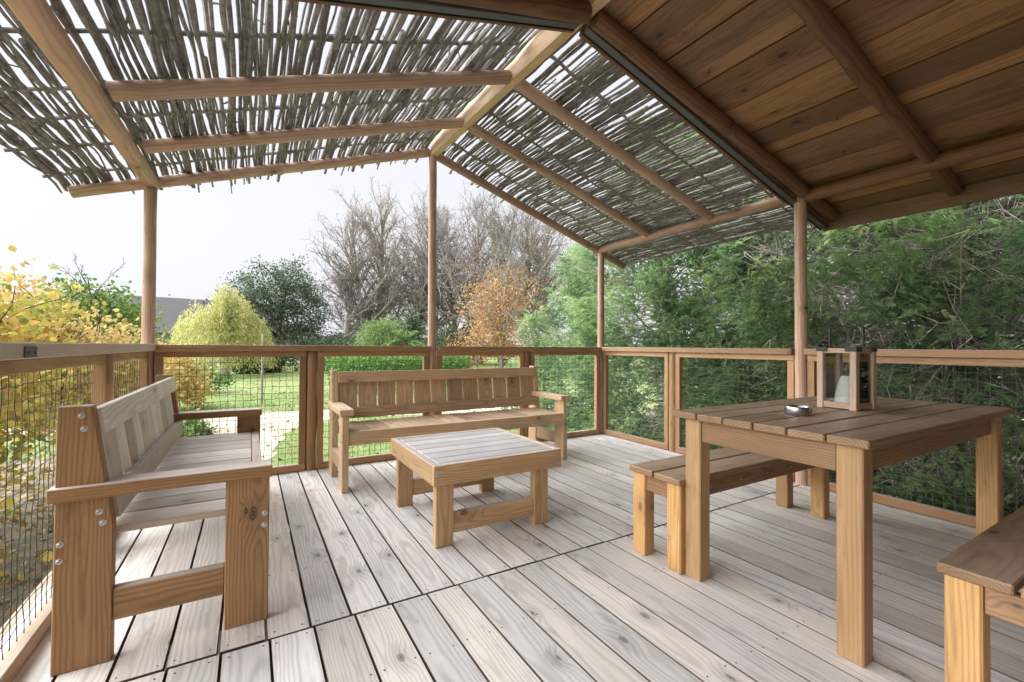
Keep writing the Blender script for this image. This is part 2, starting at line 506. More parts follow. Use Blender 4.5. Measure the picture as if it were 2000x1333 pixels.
sheet('shaded_soil', wobble([(-.6, -4), (14, -4), (14, 8.5), (6.5, 8.3), (4.2, 6.0), (3.4, 4.5), (-.5, 4.3)], 6, .1), GZ + .012, ground_mat('litter', 'soil'))

# ================================================================== DECK
deck = thing('deck', 'silver grey planked veranda deck with knots and open joints', None, (0, 0, 0), kind='structure')
TH = .028
def deck_row(y0, y1, off, pitch, gap):
    k = int(math.floor((-.72 - off) / pitch))
    while True:
        x0 = off + k * pitch
        x1 = x0 + pitch
        if x0 > 3.80: break
        g = gap if x0 < .55 else gap * .8          # the boards on the left have shrunk apart more
        a, b = max(x0 + g / 2, -.745), min(x1 - g / 2, 3.80)
        if b - a > .03:
            dz = random.uniform(-.0012, .0012)
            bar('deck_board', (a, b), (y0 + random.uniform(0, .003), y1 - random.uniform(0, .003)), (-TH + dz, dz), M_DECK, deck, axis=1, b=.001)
        k += 1
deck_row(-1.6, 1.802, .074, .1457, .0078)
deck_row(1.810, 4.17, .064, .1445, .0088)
for y in (-1.3, -.75, -.2, .35, .9, 1.45, 1.78, 1.835, 2.3, 2.85, 3.4, 3.95, 4.14):
    bar('joist', (-.74, 3.79), (y - .022, y + .022), (-TH - .152, -TH - .003), M_CPOLE, deck, axis=0)
for x in (-.765, 3.82):
    bar('rim_board', (x - .018, x + .018), (-1.6, 4.19), (-.19, -.005), M_RAIL, deck, axis=1)
bar('rim_board', (-.783, 3.838), (4.195, 4.225), (-.19, -.005), M_RAIL, deck, axis=0)
for x in (-.65, 1.5, 3.7):
    for y in (-1.2, 1.8, 4.05):
        bar('support_post', (x - .06, x + .06), (y - .06, y + .06), (GZ - .1, -.182), M_CEIL, deck, axis=2)
# screw heads, two to each board at each joist
V, F = [], []
def disc(c, r, h, n=7):
    i = len(V)
    for k in range(n):
        a = 6.2832 * k / n
        V.append((c[0] + r * math.cos(a), c[1] + r * math.sin(a), c[2]))
    for k in range(n):
        a = 6.2832 * k / n
        V.append((c[0] + r * .85 * math.cos(a), c[1] + r * .85 * math.sin(a), c[2] + h))
    F.append(tuple(range(i + n, i + 2 * n)))
    for k in range(n):
        F.append((i + k, i + (k + 1) % n, i + n + (k + 1) % n, i + n + k))
for k in range(-6, 27):
    for y in (.35, .9, 1.45, 1.775):
        for s in (.025, .12):
            disc((.074 + .1457 * k + s + random.uniform(-.006, .006), y + random.uniform(-.006, .006), .0006), .0034, .0012)
    for y in (1.84, 2.3, 2.85, 3.4, 3.95):
        for s in (.025, .12):
            disc((.064 + .1445 * k + s + random.uniform(-.006, .006), y + random.uniform(-.006, .006), .0006), .0034, .0012)
o = link('screw_heads', mesh_from('screw_heads', V, F, M_SCREW, False), deck)
o['kind'] = 'stuff'

# ================================================================== VERANDA FRAME
XL, XR, XM, YF = -.635, 3.69, 1.522, 4.085
YG = 1.80                      # the gable of the lodge roof
frame = thing('veranda_frame', 'round timber pole frame of the canopy with ridge beam, rafters and posts', 'pergola frame', (XM, YF, 0))
pole('post', (XL, YF, -.01), (XL + .004, YF, 2.19), .041, .039, M_POLE, frame)
pole('post', (XM, YF, -.01), (XM - .012, YF, 2.885), .040, .038, M_POLE, frame)
pole('post', (XR - .01, YF + .005, -.01), (XR - .015, YF, 2.20), .041, .039, M_POLE, frame)
pole('post', (XR, YG + .012, -.01), (XR - .004, YG + .02, 2.235), .044, .042, M_POLE, frame)
pole('post', (XL, YG - .3, -.01), (XL, YG - .3, 2.10), .044, .042, M_POLE, frame)
plank('ridge_beam', (XM, 4.10, 2.965), (XM, 1.62, 2.875), .062, .145, (0, 0, 1), M_BEAM, frame)
frame_beam = WORLD  # noqa
pole('purlin', (XL, 4.11, 2.228), (XL, 1.5, 2.138), .050, .052, M_POLE, frame)
pole('purlin', (XR - .01, 4.10, 2.235), (XR, 1.89, 2.243), .046, .044, M_POLE, frame)
for y, xe, r in ((4.135, -1.07, .041), (3.36, -.57, .040), (2.585, -.565, .043)):
    zr = 2.945 if y > 4 else (2.905 if y > 3 else 2.88)
    zl = 2.085 if y > 4 else 2.245
    if y < 3: zl = 2.20
    pole('rafter', (XM - .028, y, zr), (xe, y + (.0 if y > 4 else .08), zl), r, r, M_POLE, frame)
for y, xe, r in ((4.135, 4.11, .041), (3.33, 3.66, .040), (2.585, 3.66, .042)):
    zr = 2.935 if y > 4 else (2.88 if y > 3 else 2.865)
    zl = 2.085 if y > 4 else 2.262
    pole('rafter', (XM + .028, y, zr), (xe, y, zl), r, r, M_POLE, frame)

# ================================================================== STICK SCREENS
def roof_z(x, y):
    """top of the canopy poles"""
    s = abs(x - XM)
    zr = 2.945 - (4.1 - y) * .033
    ze = 2.225 if x > XM else 2.225 - (4.1 - y) * .03
    w = 2.165
    return zr + (ze - zr) * s / w + .047

def stick_screen(name, side, label):
    t = thing(name, label, 'stick screen', (XM + side * 1.2, 3.0, roof_z(XM + side * 1.2, 3.0)))
    R_ = np.random.default_rng(11 + side)
    slope_n = np.array([side * .32, 0, .95])
    outward = np.array([side * .95, 0, -.315])
    rods = [2.02, 2.36, 2.78, 3.13, 3.55, 3.93]
    smax = 2.66 if side < 0 else 2.68
    # cross rods that carry the weave
    for y in rods:
        segs = [(0.1, 1.25 + R_.uniform(-.1, .15)), (1.15 + R_.uniform(-.1, .1), smax + R_.uniform(0, .07))]
        for a, b in segs:
            yy = y + R_.uniform(-.05, .05)
            n = 14
            P = []
            for q in np.linspace(a, b, n):
                x = XM + side * q
                P.append((x, yy + R_.normal(0, .005) + .02 * (q - a), roof_z(x, yy) + .035 + R_.normal(0, .003)))
            Rr = np.linspace(.0125, .009, n) * (1 + R_.normal(0, .06, n))
            V, F = tube(P, Rr, 7)
            link('rod', mesh_from('rod', V, F, M_STICK), t)
    # long sticks woven over and under
    N = 164 if side < 0 else 172
    for i in range(N):
        q = .06 + (smax - .06) * (i + R_.uniform(-.35, .35)) / (N - 1)
        phase = i % 2
        y0 = 1.86 + R_.uniform(-.03, .05)
        y1 = (4.30 if side < 0 else 4.22) + R_.normal(0, .07 if side < 0 else .045) + (.12 if side > 0 else .12) * (R_.random() < .12) + (.0 if R_.random() < .15 else 0)
        if q > smax - .35: y1 = 4.22 + R_.uniform(-.04, .08)
        if R_.random() < .16: y0 = R_.uniform(2.0, 3.0)
        n = 20
        ys = np.linspace(y0, y1, n)
        big = R_.random()
        r0 = .0078 + .0078 * big ** 1.3 if side < 0 else .0072 + .0062 * big
        drift = R_.normal(0, .032 if side < 0 else .025)
        w1, w2 = R_.uniform(1.2, 2.4), R_.uniform(4, 7)
        p1, p2 = R_.uniform(0, 6.28, 2)
        a1, a2 = R_.uniform(.002, .011 if side < 0 else .008), R_.uniform(.002, .008 if side < 0 else .004)
        P = []
        thick = np.linspace(1.15, .6, n) if R_.random() < .5 else np.linspace(.6, 1.15, n)
        for k, y in enumerate(ys):
            dq = drift * (k / n - .5) + a1 * math.sin(w1 * y + p1) + a2 * math.sin(w2 * y + p2)
            x = XM + side * (q + dq)
            weave = math.sin((y - 1.98) / .39 * math.pi + phase * math.pi)
            z = roof_z(x, y) + .035 + .021 * weave * (.7 if side < 0 else .5) + R_.normal(0, .002)
            if y > 4.1: z -= (y - 4.1) * .22
            P.append((x, y, z))
        Rr = r0 * thick * (1 + R_.normal(0, .05, n))
        V, F = tube(P, Rr, 7)
        V = list(map(tuple, V)); F = list(F)
        # side twigs and snags
        for s in range(R_.integers(0, 4)):
            k = R_.integers(2, n - 2)
            b = np.array(P[k]); d = np.array([R_.normal(0, .8), R_.choice([-1, 1]) * 1.0, R_.normal(0, .45)]); d /= np.linalg.norm(d)
            L = R_.uniform(.015, .05) if R_.random() < .75 else R_.uniform(.08, .2)
            V2, F2 = tube([b, b + d * L * .5 + [0, 0, .003], b + d * L], [r0 * .45, r0 * .38, r0 * .25], 5)
            off = len(V)
            V += list(map(tuple, V2)); F += [tuple(v + off for v in f) for f in F2]
        link('stick', mesh_from('stick', V, F, M_STICK), t)
    return t
stick_screen('stick_screen', -1, 'woven grey stick screen covering the left slope of the canopy')
stick_screen('stick_screen', 1, 'woven grey stick screen covering the right slope of the canopy, before the trees')

# ================================================================== LODGE ROOF
roof = thing('lodge_roof', 'dark stained board roof of the lodge with round rafters and a deep eaves board', 'roof', (XM, 0, 3.0))
def ceil_z(x): return 2.850 - .255 * abs(x - XM)
nb = 19
dx = 2.66 / nb
for side in (-1, 1):
    for k in range(nb):
        lap = k % 2
        a = XM + side * (k * dx + (.010 if lap else -.010))
        b = XM + side * ((k + 1) * dx + (-.010 if lap else .012))
        lift = (-.004 if not lap else .012) + random.uniform(-.002, .002)
        pa = Vector((a, 0, ceil_z(a) + .004 + lift)); pb = Vector((b, 0, ceil_z(b) + lift))
        c = (pa + pb) / 2
        d = (pb - pa).normalized()
        nrm = d.cross(Vector((0, 1, 0)))
        if nrm.z < 0: nrm = -nrm
        me = chamfer_box(3.9, (pb - pa).length, .018, .003, M_CEIL)
        M = axes_matrix((c.x, -.1 + random.uniform(-.004, .004), c.z + .01), (0, random.choice((-1, 1)), 0), nrm)
        link('ceiling_board', me, roof, M)
    xa, xb = XM - side * .01, XM + side * 2.66
    plank('roof_deck', (xa, -.1, ceil_z(XM) + .062), (xb, -.1, ceil_z(xb) + .062), 3.9, .012, (side * .25, 0, .96), M_DARKMETAL, roof)
    for y in (1.775, 1.045, .25, -.55):
        ze = lambda x: ceil_z(x) - .053
        pole('rafter', (XM + side * .03, y, ze(XM) - .01), (XM + side * (2.60 if y > .5 else 2.55), y, ze(XM + side * 2.60)), .047, .047, M_CPOLE, roof)
    pole('purlin', (XM + side * 2.168, YG - .02, 2.232), (XM + side * 2.168, -1.9, 2.205), .052, .052, M_CPOLE, roof)
    xe = XM + side * 2.635
    plank('fascia_board', (xe, 1.87, 2.10), (xe, -2.0, 2.085), .125, .024, (side, 0, 0), M_CEIL, roof)
    plank('metal_channel', (XM + side * .035, 1.852, 2.790), (XM + side * 2.62, 1.852, 2.072), .045, .05, (side * .27, 0, .96), M_GREY, roof)
    plank('channel_lip', (XM + side * .035, 1.879, 2.775), (XM + side * 2.62, 1.879, 2.055), .006, .03, (side * .26, 0, .96), M_DARKMETAL, roof)
    plank('gable_board', (XM + side * .035, 1.896, 2.815), (XM + side * 2.10, 1.896, 2.242), .024, .10, (side * .27, 0, .96), M_CPOLE, roof)
for side in (-1, 1):
    me = bpy.data.meshes.new('gable_infill')
    q = [(XM + side * .035, 2.79), (XM + side * 2.62, 2.08), (XM + side * 2.62, ceil_z(XM + 2.62) + .03), (XM + side * .035, 2.87)]
    me.from_pydata([(x, 1.825, z) for x, z in q] + [(x, 1.838, z) for x, z in q], [], [(0, 1, 2, 3), (7, 6, 5, 4), (0, 4, 5, 1), (1, 5, 6, 2), (2, 6, 7, 3), (3, 7, 4, 0)])
    me.materials.append(M_CEIL)
    link('gable_infill', me, roof)
plank('ridge_beam', (XM, 1.615, 2.872), (XM, -2.0, 2.862), .066, .14, (0, 0, 1), M_CPOLE, roof)

for k in range(27):
    x0 = -1.12 + k * .2
    zt = min(ceil_z(x0 + .01), ceil_z(x0 + .19)) - .02
    bar('wall_board', (x0 + .002, x0 + .198), (-1.345, -1.32), (-.03, zt), M_CPOLE, roof, axis=2)

# ================================================================== RAILINGS
def netting(parent, o, u, z0, z1, L, mat, step=.05, r=.0019, seed=0):
    """knotted square netting stretched from o along the unit vector u"""
    R_ = np.random.default_rng(seed)
    u = np.array(u); nvec = np.array([-u[1], u[0], 0])
    nu, nz = max(2, int(round(L / step))), int(round((z1 - z0) / step))
    G = np.zeros((nu + 1, nz + 1, 3))
    for i in range(nu + 1):
        for j in range(nz + 1):
            e = 0 < i < nu and 0 < j < nz
            G[i, j] = np.array(o) + u * (L * i / nu + (R_.normal(0, .0022) if e else 0)) + np.array([0, 0, z0 + (z1 - z0) * j / nz + (R_.normal(0, .0025) if e else 0)]) + nvec * (R_.normal(0, .0012) + .004 * math.sin(i * .5 + seed) * math.sin(j * .4))
    P0 = np.concatenate([G[:-1].reshape(-1, 3), G[:, :-1].reshape(-1, 3)])
    P1 = np.concatenate([G[1:].reshape(-1, 3), G[:, 1:].reshape(-1, 3)])
    V, F = segs(P0, P1, np.full(len(P0), r), np.full(len(P0), r), 4)
    K = G.reshape(-1, 3); kr = r * 2.3
    off = np.array([[1, 0, 0], [-1, 0, 0], [0, 1, 0], [0, -1, 0], [0, 0, 1], [0, 0, -1]]) * kr
    KV = (K[:, None, :] + off[None]).reshape(-1, 3)
    tri = np.array([[0, 2, 4], [2, 1, 4], [1, 3, 4], [3, 0, 4], [2, 0, 5], [1, 2, 5], [3, 1, 5], [0, 3, 5]])
    KF = (np.arange(len(K))[:, None, None] * 6 + tri[None]).reshape(-1, 3) + len(V)
    F = np.concatenate([np.concatenate([F, F[:, -1:]], 1)[:, :4] if F.shape[1] == 3 else F, np.concatenate([KF, KF[:, -1:]], 1)])
    me = bpy.data.meshes.new('netting')
    me.from_pydata(np.vstack([V, KV]).tolist(), [], [tuple(dict.fromkeys(f)) for f in F.tolist()])
    me.materials.append(mat)
    return link('netting', me, parent)

def segs(P0, P1, R0, R1, sides=3):
    """many straight tapered twigs at once"""
    P0, P1 = np.asarray(P0, float), np.asarray(P1, float)
    D = P1 - P0
    D /= np.linalg.norm(D, axis=1)[:, None] + 1e-9
    ref = np.where(np.abs(D[:, 2:3]) < .9, np.array([[0, 0, 1.0]]), np.array([[1.0, 0, 0]]))
    A = np.cross(D, ref); A /= np.linalg.norm(A, axis=1)[:, None] + 1e-9
    Bv = np.cross(D, A)
    ang = np.arange(sides) / sides * 2 * np.pi
    circ = np.cos(ang)[None, :, None] * A[:, None] + np.sin(ang)[None, :, None] * Bv[:, None]
    V = np.concatenate([P0[:, None] + circ * np.asarray(R0)[:, None, None], P1[:, None] + circ * np.asarray(R1)[:, None, None]], 1).reshape(-1, 3)
    j = np.arange(sides); k = (j + 1) % sides
    f = np.stack([j, k, k + sides, j + sides], 1)
    F = (np.arange(len(P0))[:, None, None] * 2 * sides + f[None]).reshape(-1, 4)
    return V, F

def rail_panel(parent, o, u, L, inward, mat_net, seed, zb=.005):
    """one timber frame of the railing with its net; o is the panel's start, u along it, inward the deck side"""
    u = Vector(u); n = Vector(inward); o = Vector(o)
    t, w = .045, .05
    def board(name, a, b, z0, z1, along):
        c0, c1 = o + u * a, o + u * b
        lo = (min(c0.x, c1.x), min(c0.y, c1.y)); hi = (max(c0.x, c1.x), max(c0.y, c1.y))
        if abs(u.x) > .5:
            xr, yr = (lo[0], hi[0]), sorted((o.y, o.y - n.y * t))
        else:
            xr, yr = sorted((o.x, o.x - n.x * t)), (lo[1], hi[1])
        bar(name, xr, yr, (z0, z1), M_RAIL, parent, axis=along)
    ax = 0 if abs(u.x) > .5 else 1
    board('bottom_rail', 0, L, zb, .062, ax)
    board('top_rail', 0, L, .953, .998, ax)
    board('stile', 0, w, .0635, .9515, 2)
    board('stile', L - w, L, .0635, .9515, 2)
    off = o - n * (t * .75)
    netting(parent, off + u * (w - .004), tuple(u), .055, .96, L - 2 * w + .008, mat_net, seed=seed, r=.0013 if mat_net is M_NETR else .0016)

yi = 4.054
rf = thing('railing', 'timber railing with netting panels across the front of the deck', 'railing', (XM, YF, 0))
rl = thing('railing', 'timber railing with dark green netting behind the left bench', 'railing', (XL, 2.5, 0))
rr = thing('railing', 'timber railing with thin wire netting along the evergreen trees', 'railing', (XR, 2.0, 0))
i1, i2 = .452, 2.60
for x in (i1, i2):
    pole('short_post', (x, YF, -.01), (x, YF, 1.0), .042, .042, M_RAIL, rf)
for a, b, s in ((XL + .043, i1 - .044, 1), (i1 + .044, XM - .043, 2), (XM + .043, i2 - .044, 3), (i2 + .044, XR - .055, 4)):
    rail_panel(rf, (a, yi, 0), (1, 0, 0), b - a, (0, -1, 0), M_NET, s)
bar('handrail', (XL + .055, XM - .044), (4.022, 4.128), (1.0, 1.047), M_RAIL, rf)
bar('handrail', (XM + .042, XR - .058), (4.022, 4.128), (1.0, 1.047), M_RAIL, rf)
xi = 3.672
pole('short_post', (XR + .01, 3.03, -.01), (XR + .01, 3.03, 1.0), .042, .042, M_RAIL, rr)
pole('short_post', (XR + .01, .55, -.01), (XR + .01, .55, 1.0), .042, .042, M_RAIL, rr)
for a, b, s in ((4.04, 3.075, 5), (2.985, 1.862, 6), (1.765, .6, 7), (.5, -.8, 8)):
    rail_panel(rr, (xi, a, 0), (0, -1, 0), a - b, (-1, 0, 0), M_NETR, s)
bar('handrail', (3.632, 3.742), (1.858, 4.085), (1.0, 1.048), M_RAIL, rr)
bar('handrail', (3.632, 3.742), (-.9, 1.768), (1.0, 1.048), M_RAIL, rr)
xl = -.618
pole('short_post', (XL - .005, 2.99, -.01), (XL - .005, 2.99, 1.0), .042, .042, M_RAIL, rl)
for a, b, s in ((4.03, 3.04, 9), (2.945, 1.56, 10)):
    rail_panel(rl, (xl, a, 0), (0, -1, 0), a - b, (1, 0, 0), M_NET, s)
hl = bar('handrail', (-.69, -.578), (1.55, 4.14), (1.002, 1.052), M_SLAT, rl)
bk = bar('metal_bracket', (-.5775, -.573), (1.87, 1.955), (1.006, 1.040), M_BRACKET, hl, b=.001)
for y in (1.89, 1.935):
    V, F = [], []
    disc((0, 0, 0), .005, .002, 8)
    link('bracket_screw', mesh_from('bracket_screw', V, F, M_DARKMETAL, False), hl, Matrix.Translation((-.573, y, 1.022)) @ Matrix.Rotation(R(90), 4, 'Y'))

# ================================================================== SLATTED BENCHES
def prism(name, poly, u0, u1, mp, mat, parent, b=.003):
    """an outline in depth and height drawn out along the bench, the local X upright along the grain"""
    n = len(poly)
    P0 = [Vector(mp(u0, v, z)) for v, z in poly]; P1 = [Vector(mp(u1, v, z)) for v, z in poly]
    c = sum(P0 + P1, Vector()) / (2 * n)
    wide = (Vector(mp(0, 1, 0)) - Vector(mp(0, 0, 0)))
    M = axes_matrix(c, (0, 0, 1), Vector((0, 0, 1)).cross(wide))
    Mi = M.inverted()
    V = [tuple(Mi @ p) for p in P0 + P1]
    F = [tuple(range(n)), tuple(range(2 * n - 1, n - 1, -1))] + [(i, n + i, n + (i + 1) % n, (i + 1) % n) for i in range(n)]
    me = bpy.data.meshes.new(name)
    me.from_pydata(V, [], F)
    import bmesh
    bm = bmesh.new(); bm.from_mesh(me)
    bmesh.ops.recalc_face_normals(bm, faces=bm.faces)
    bmesh.ops.bevel(bm, geom=list(bm.edges), offset=b, segments=1, affect='EDGES')
    bm.to_mesh(me); bm.free()
    me.materials.append(mat)
    return link(name, me, parent, M)

BOLT = None
def bolt(parent, p, out):
    """a pan-head bolt: washer ring, rounded head with a recessed socket"""
    global BOLT
    if BOLT is None:
        prof = [(.0100, 0), (.0100, .0012), (.0066, .0014), (.0064, .003), (.005, .0042), (.0034, .0042), (.003, .002), (0, .002)]
        n = 14
        V, F = [], []
        for r, z in prof:
            for k in range(n):
                a = 6.28318 * k / n
                V.append((r * math.cos(a), r * math.sin(a), z))
        for i in range(len(prof) - 1):
            for k in range(n):
                F.append((i * n + k, i * n + (k + 1) % n, (i + 1) * n + (k + 1) % n, (i + 1) * n + k))
        BOLT = mesh_from('bolt', V, F, M_STEEL)
    X = Vector((0, 0, 1))
    return link('bolt', BOLT, parent, axes_matrix(p, X, out))

def bench(name, label, mp, L, frame_mat, slat_mat, wide_apron=.10):
    """mp(u, v, z): u along the bench 0..L over the arms, v depth from the back 0 to the front .60"""
    t = thing(name, label, 'bench', mp(L / 2, .3, 0), 'slatted armchair benches')
    def bb(nm, u, v, z, mat, axis):
        a, c = mp(u[0], v[0], z[0]), mp(u[1], v[1], z[1])
        xr, yr = sorted((a[0], c[0])), sorted((a[1], c[1]))
        vecs = {'u': Vector(mp(1, 0, 0)) - Vector(mp(0, 0, 0)), 'v': Vector(mp(0, 1, 0)) - Vector(mp(0, 0, 0))}
        ax = 2 if axis == 'z' else (0 if abs(vecs[axis].x) > .5 else 1)
        return bar(nm, xr, yr, z, mat, t, axis=ax)
    e = .018                       # the arms stand out past the legs
    T = .045
    for s in (0, 1):
        lo = (e, e + T) if s == 0 else (L - e - T, L - e)
        prism('rear_leg', [(0, 0), (.145, 0), (.145, .448), (.088, .848), (.004, .848)], lo[0], lo[1], mp, frame_mat, t)
        bb('front_leg', lo, (.458, .600), (0, .546), frame_mat, 'z')
        mid = (lo[0] + .004, lo[1] - .004)
        bb('side_stretcher', mid, (.146, .457), (.13, .236), frame_mat, 'v')
        arm = (0, .095) if s == 0 else (L - .095, L)
        bb('armrest', arm, (-.012, .608), (.5475, .592), frame_mat, 'v')
        uo = e - .0005 if s == 0 else L - e + .0005
        ov = Vector(mp(-1 if s == 0 else 1, 0, 0)) - Vector(mp(0, 0, 0))
        for v, z in ((.063, .817), (.070, .774), (.110, .499), (.119, .462), (.017, .411), (.016, .359), (.585, .408), (.584, .364)):
            bolt(t, mp(uo, v, z), ov)
    u0, u1 = e + T + .002, L - e - T - .002
    bb('front_apron', (u0, u1), (.546, .590), (.43 - wide_apron, .43), frame_mat, 'u')
    bb('rear_apron', (u0, u1), (.03, .07), (.33, .40), frame_mat, 'u')
    n = 12
    p = (u1 - u0) / n
    for k in range(n):
        a = u0 + k * p + .003; c = a + p - .006
        bb('seat_slat', (a + .001, c - .001), (.125, .543), (.4025, .43 + random.uniform(-.001, .001)), slat_mat, 'v')
    # leaning back: direction up the slope and its outward normal
    base = Vector((.128, .455)); top = Vector((.074, .832))
    d = (top - base).normalized(); nv = Vector((d.y, -d.x))
    def pt(u, s, off): q = base + d * s + nv * off; return mp(u, q.x, q.y)
    face = Vector(mp(0, nv.x, nv.y)) - Vector(mp(0, 0, 0))
    H = (top - base).length
    for k in range(n):
        a = u0 + k * p + p / 2
        plank('back_slat', pt(a, .004, -.018), pt(a, H - .012, -.018), p - random.uniform(.010, .015), .026, face, slat_mat, t)
    plank('back_rail', pt(u0, H - .045, .012), pt(u1, H - .045, .012), .09, .032, face, slat_mat, t)
    plank('back_rail', pt(u0, .045, .012), pt(u1, .045, .012), .088, .032, face, slat_mat, t)
    return t

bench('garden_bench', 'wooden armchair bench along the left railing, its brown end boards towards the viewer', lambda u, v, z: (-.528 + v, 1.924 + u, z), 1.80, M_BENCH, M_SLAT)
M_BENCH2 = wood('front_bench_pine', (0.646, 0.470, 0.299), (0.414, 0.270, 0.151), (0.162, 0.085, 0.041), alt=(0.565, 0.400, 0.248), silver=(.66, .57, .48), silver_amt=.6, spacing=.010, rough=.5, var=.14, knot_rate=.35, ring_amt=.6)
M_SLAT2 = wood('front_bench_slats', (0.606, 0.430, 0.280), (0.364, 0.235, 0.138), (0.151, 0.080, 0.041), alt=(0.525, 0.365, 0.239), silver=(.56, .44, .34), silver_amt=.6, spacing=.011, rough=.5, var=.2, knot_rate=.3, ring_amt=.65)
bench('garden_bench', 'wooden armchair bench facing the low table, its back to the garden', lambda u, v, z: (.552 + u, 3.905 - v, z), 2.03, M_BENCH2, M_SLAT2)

# ================================================================== LOW TABLE
M_COFFEE = wood('coffee_table_pine', (0.585, 0.390, 0.216), (0.343, 0.205, 0.096), (0.122, 0.058, 0.026), alt=(0.484, 0.310, 0.166), silver=(.66, .64, .63), silver_amt=.85, spacing=.011, rough=.5, var=.12, knot_rate=.4, ring_amt=.55, dirt=.5, dirtc=(.24, .14, .075), blotch=.7)
ct = thing('coffee_table', 'low square wooden table with bleached plank top in the middle of the deck', 'table', (1.23, 2.57, 0))
X0, X1, Y0, Y1, ZT = .822, 1.638, 2.168, 2.968, .43
bar('front_apron', (X0, X1), (Y0, Y0 + .034), (ZT - .108, ZT), M_COFFEE, ct)
bar('rear_apron', (X0, X1), (Y1 - .034, Y1), (ZT - .108, ZT), M_COFFEE, ct)
bar('side_apron', (X0, X0 + .034), (Y0 + .036, Y1 - .036), (ZT - .108, ZT), M_COFFEE, ct)
bar('side_apron', (X1 - .034, X1), (Y0 + .036, Y1 - .036), (ZT - .108, ZT), M_COFFEE, ct)
M_CTOP = wood('bleached_table_top', (.66, .65, .665), (.46, .445, .45), (.24, .22, .215), alt=(.60, .595, .62), spacing=.010, rough=.42, var=.1, knot_rate=.2, ring_amt=.5)
n = 6
ww = (Y1 - Y0 - .072 - .008) / n
for k in range(n):
    a = Y0 + .036 + .004 + k * ww
    bar('top_slat', (X0 + .041, X1 - .041), (a + .0045, a + ww - .0045), (ZT - .026, ZT - .001), M_CTOP, ct, axis=0)
for x0 in (.838, 1.447):
    for y0, y1 in ((Y0 + .0345, Y0 + .08), (Y1 - .115, Y1 - .07)):
        bar('leg', (x0, x0 + .1), (y0 - .026 if y0 < 2.5 else y0, y1 - .026 if y0 < 2.5 else y1), (0, ZT - .109), M_COFFEE, ct, axis=2)
bar('stretcher', (.939, 1.446), (Y0 + .012, Y0 + .05), (.06, .165), M_COFFEE, ct)
bar('stretcher', (.939, 1.446), (Y1 - .11, Y1 - .072), (.06, .165), M_COFFEE, ct)
for x in (X0 + .018, X1 - .018):
    for z in (ZT - .045, ZT - .082):
        bolt(ct, (x, Y0 - .0005, z), (0, -1, 0))

# ================================================================== DINING TABLE AND BENCHES
dt = thing('dining_table', 'large brown plank dining table with golden square legs holding the lantern', 'table', (2.5, 1.02, 0))
TX0, TX1, TY0, TY1, TZ = 1.70, 3.33, .632, 1.402, .755
n = 6
ww = (TY1 - TY0) / n
for k in range(n):
    a = TY0 + k * ww
    bar('table_plank', (TX0 + random.uniform(-.003, .003), TX1), (a + .003, a + ww - .003), (TZ - .028, TZ + random.uniform(-.001, .001)), M_TTOP, dt, axis=0, b=.004)
for x in (1.743, 3.215):
    for y in (.668, 1.282):
        bar('leg', (x, x + .074), (y, y + .080), (0, TZ - .029), M_TLEG, dt, axis=2, b=.005)
for y in (.69, 1.305):
    bar('long_apron', (1.819, 3.213), (y, y + .035), (.625, TZ - .030), M_TAPR, dt, axis=0)
for x in (1.752, 3.24):
    bar('end_apron', (x, x + .035), (.750, 1.280), (.625, TZ - .030), M_TAPR, dt, axis=1)

def dining_bench(label, y0, y1):
    t = thing('dining_bench', label, 'bench', (2.42, (y0 + y1) / 2, 0), 'backless dining benches')
    m = (y0 + y1) / 2
    bar('seat_plank', (1.70, 3.15), (y0, m - .006), (.412, .44), M_TTOP, t, axis=0, b=.004)
    bar('seat_plank', (1.70, 3.15), (m + .006, y1), (.412, .441), M_TTOP, t, axis=0, b=.004)
    for x in (1.718, 3.042):
        for y in (y0 + .010, y1 - .090):
            bar('leg', (x, x + .074), (y, y + .078), (0, .411), M_TLEG, t, axis=2, b=.005)
        bar('end_apron', (x + .008, x + .04), (y0 + .090, y1 - .092), (.332, .410), M_TAPR, t, axis=1)
    for y in (y0 + .012, y1 - .044):
        bar('long_apron', (1.794, 3.040), (y, y + .032), (.332, .410), M_TAPR, t, axis=0)
    for s in range(5):
        bolt(t, (1.95 + s * .24, y0 + .0115, .372), (0, -1, 0)).scale = (.5, .5, .5)
    return t
dining_bench('backless brown dining bench between the table and the front railing', 1.358, 1.672)
dining_bench('backless brown dining bench cut off by the right edge of the picture', .165, .478)

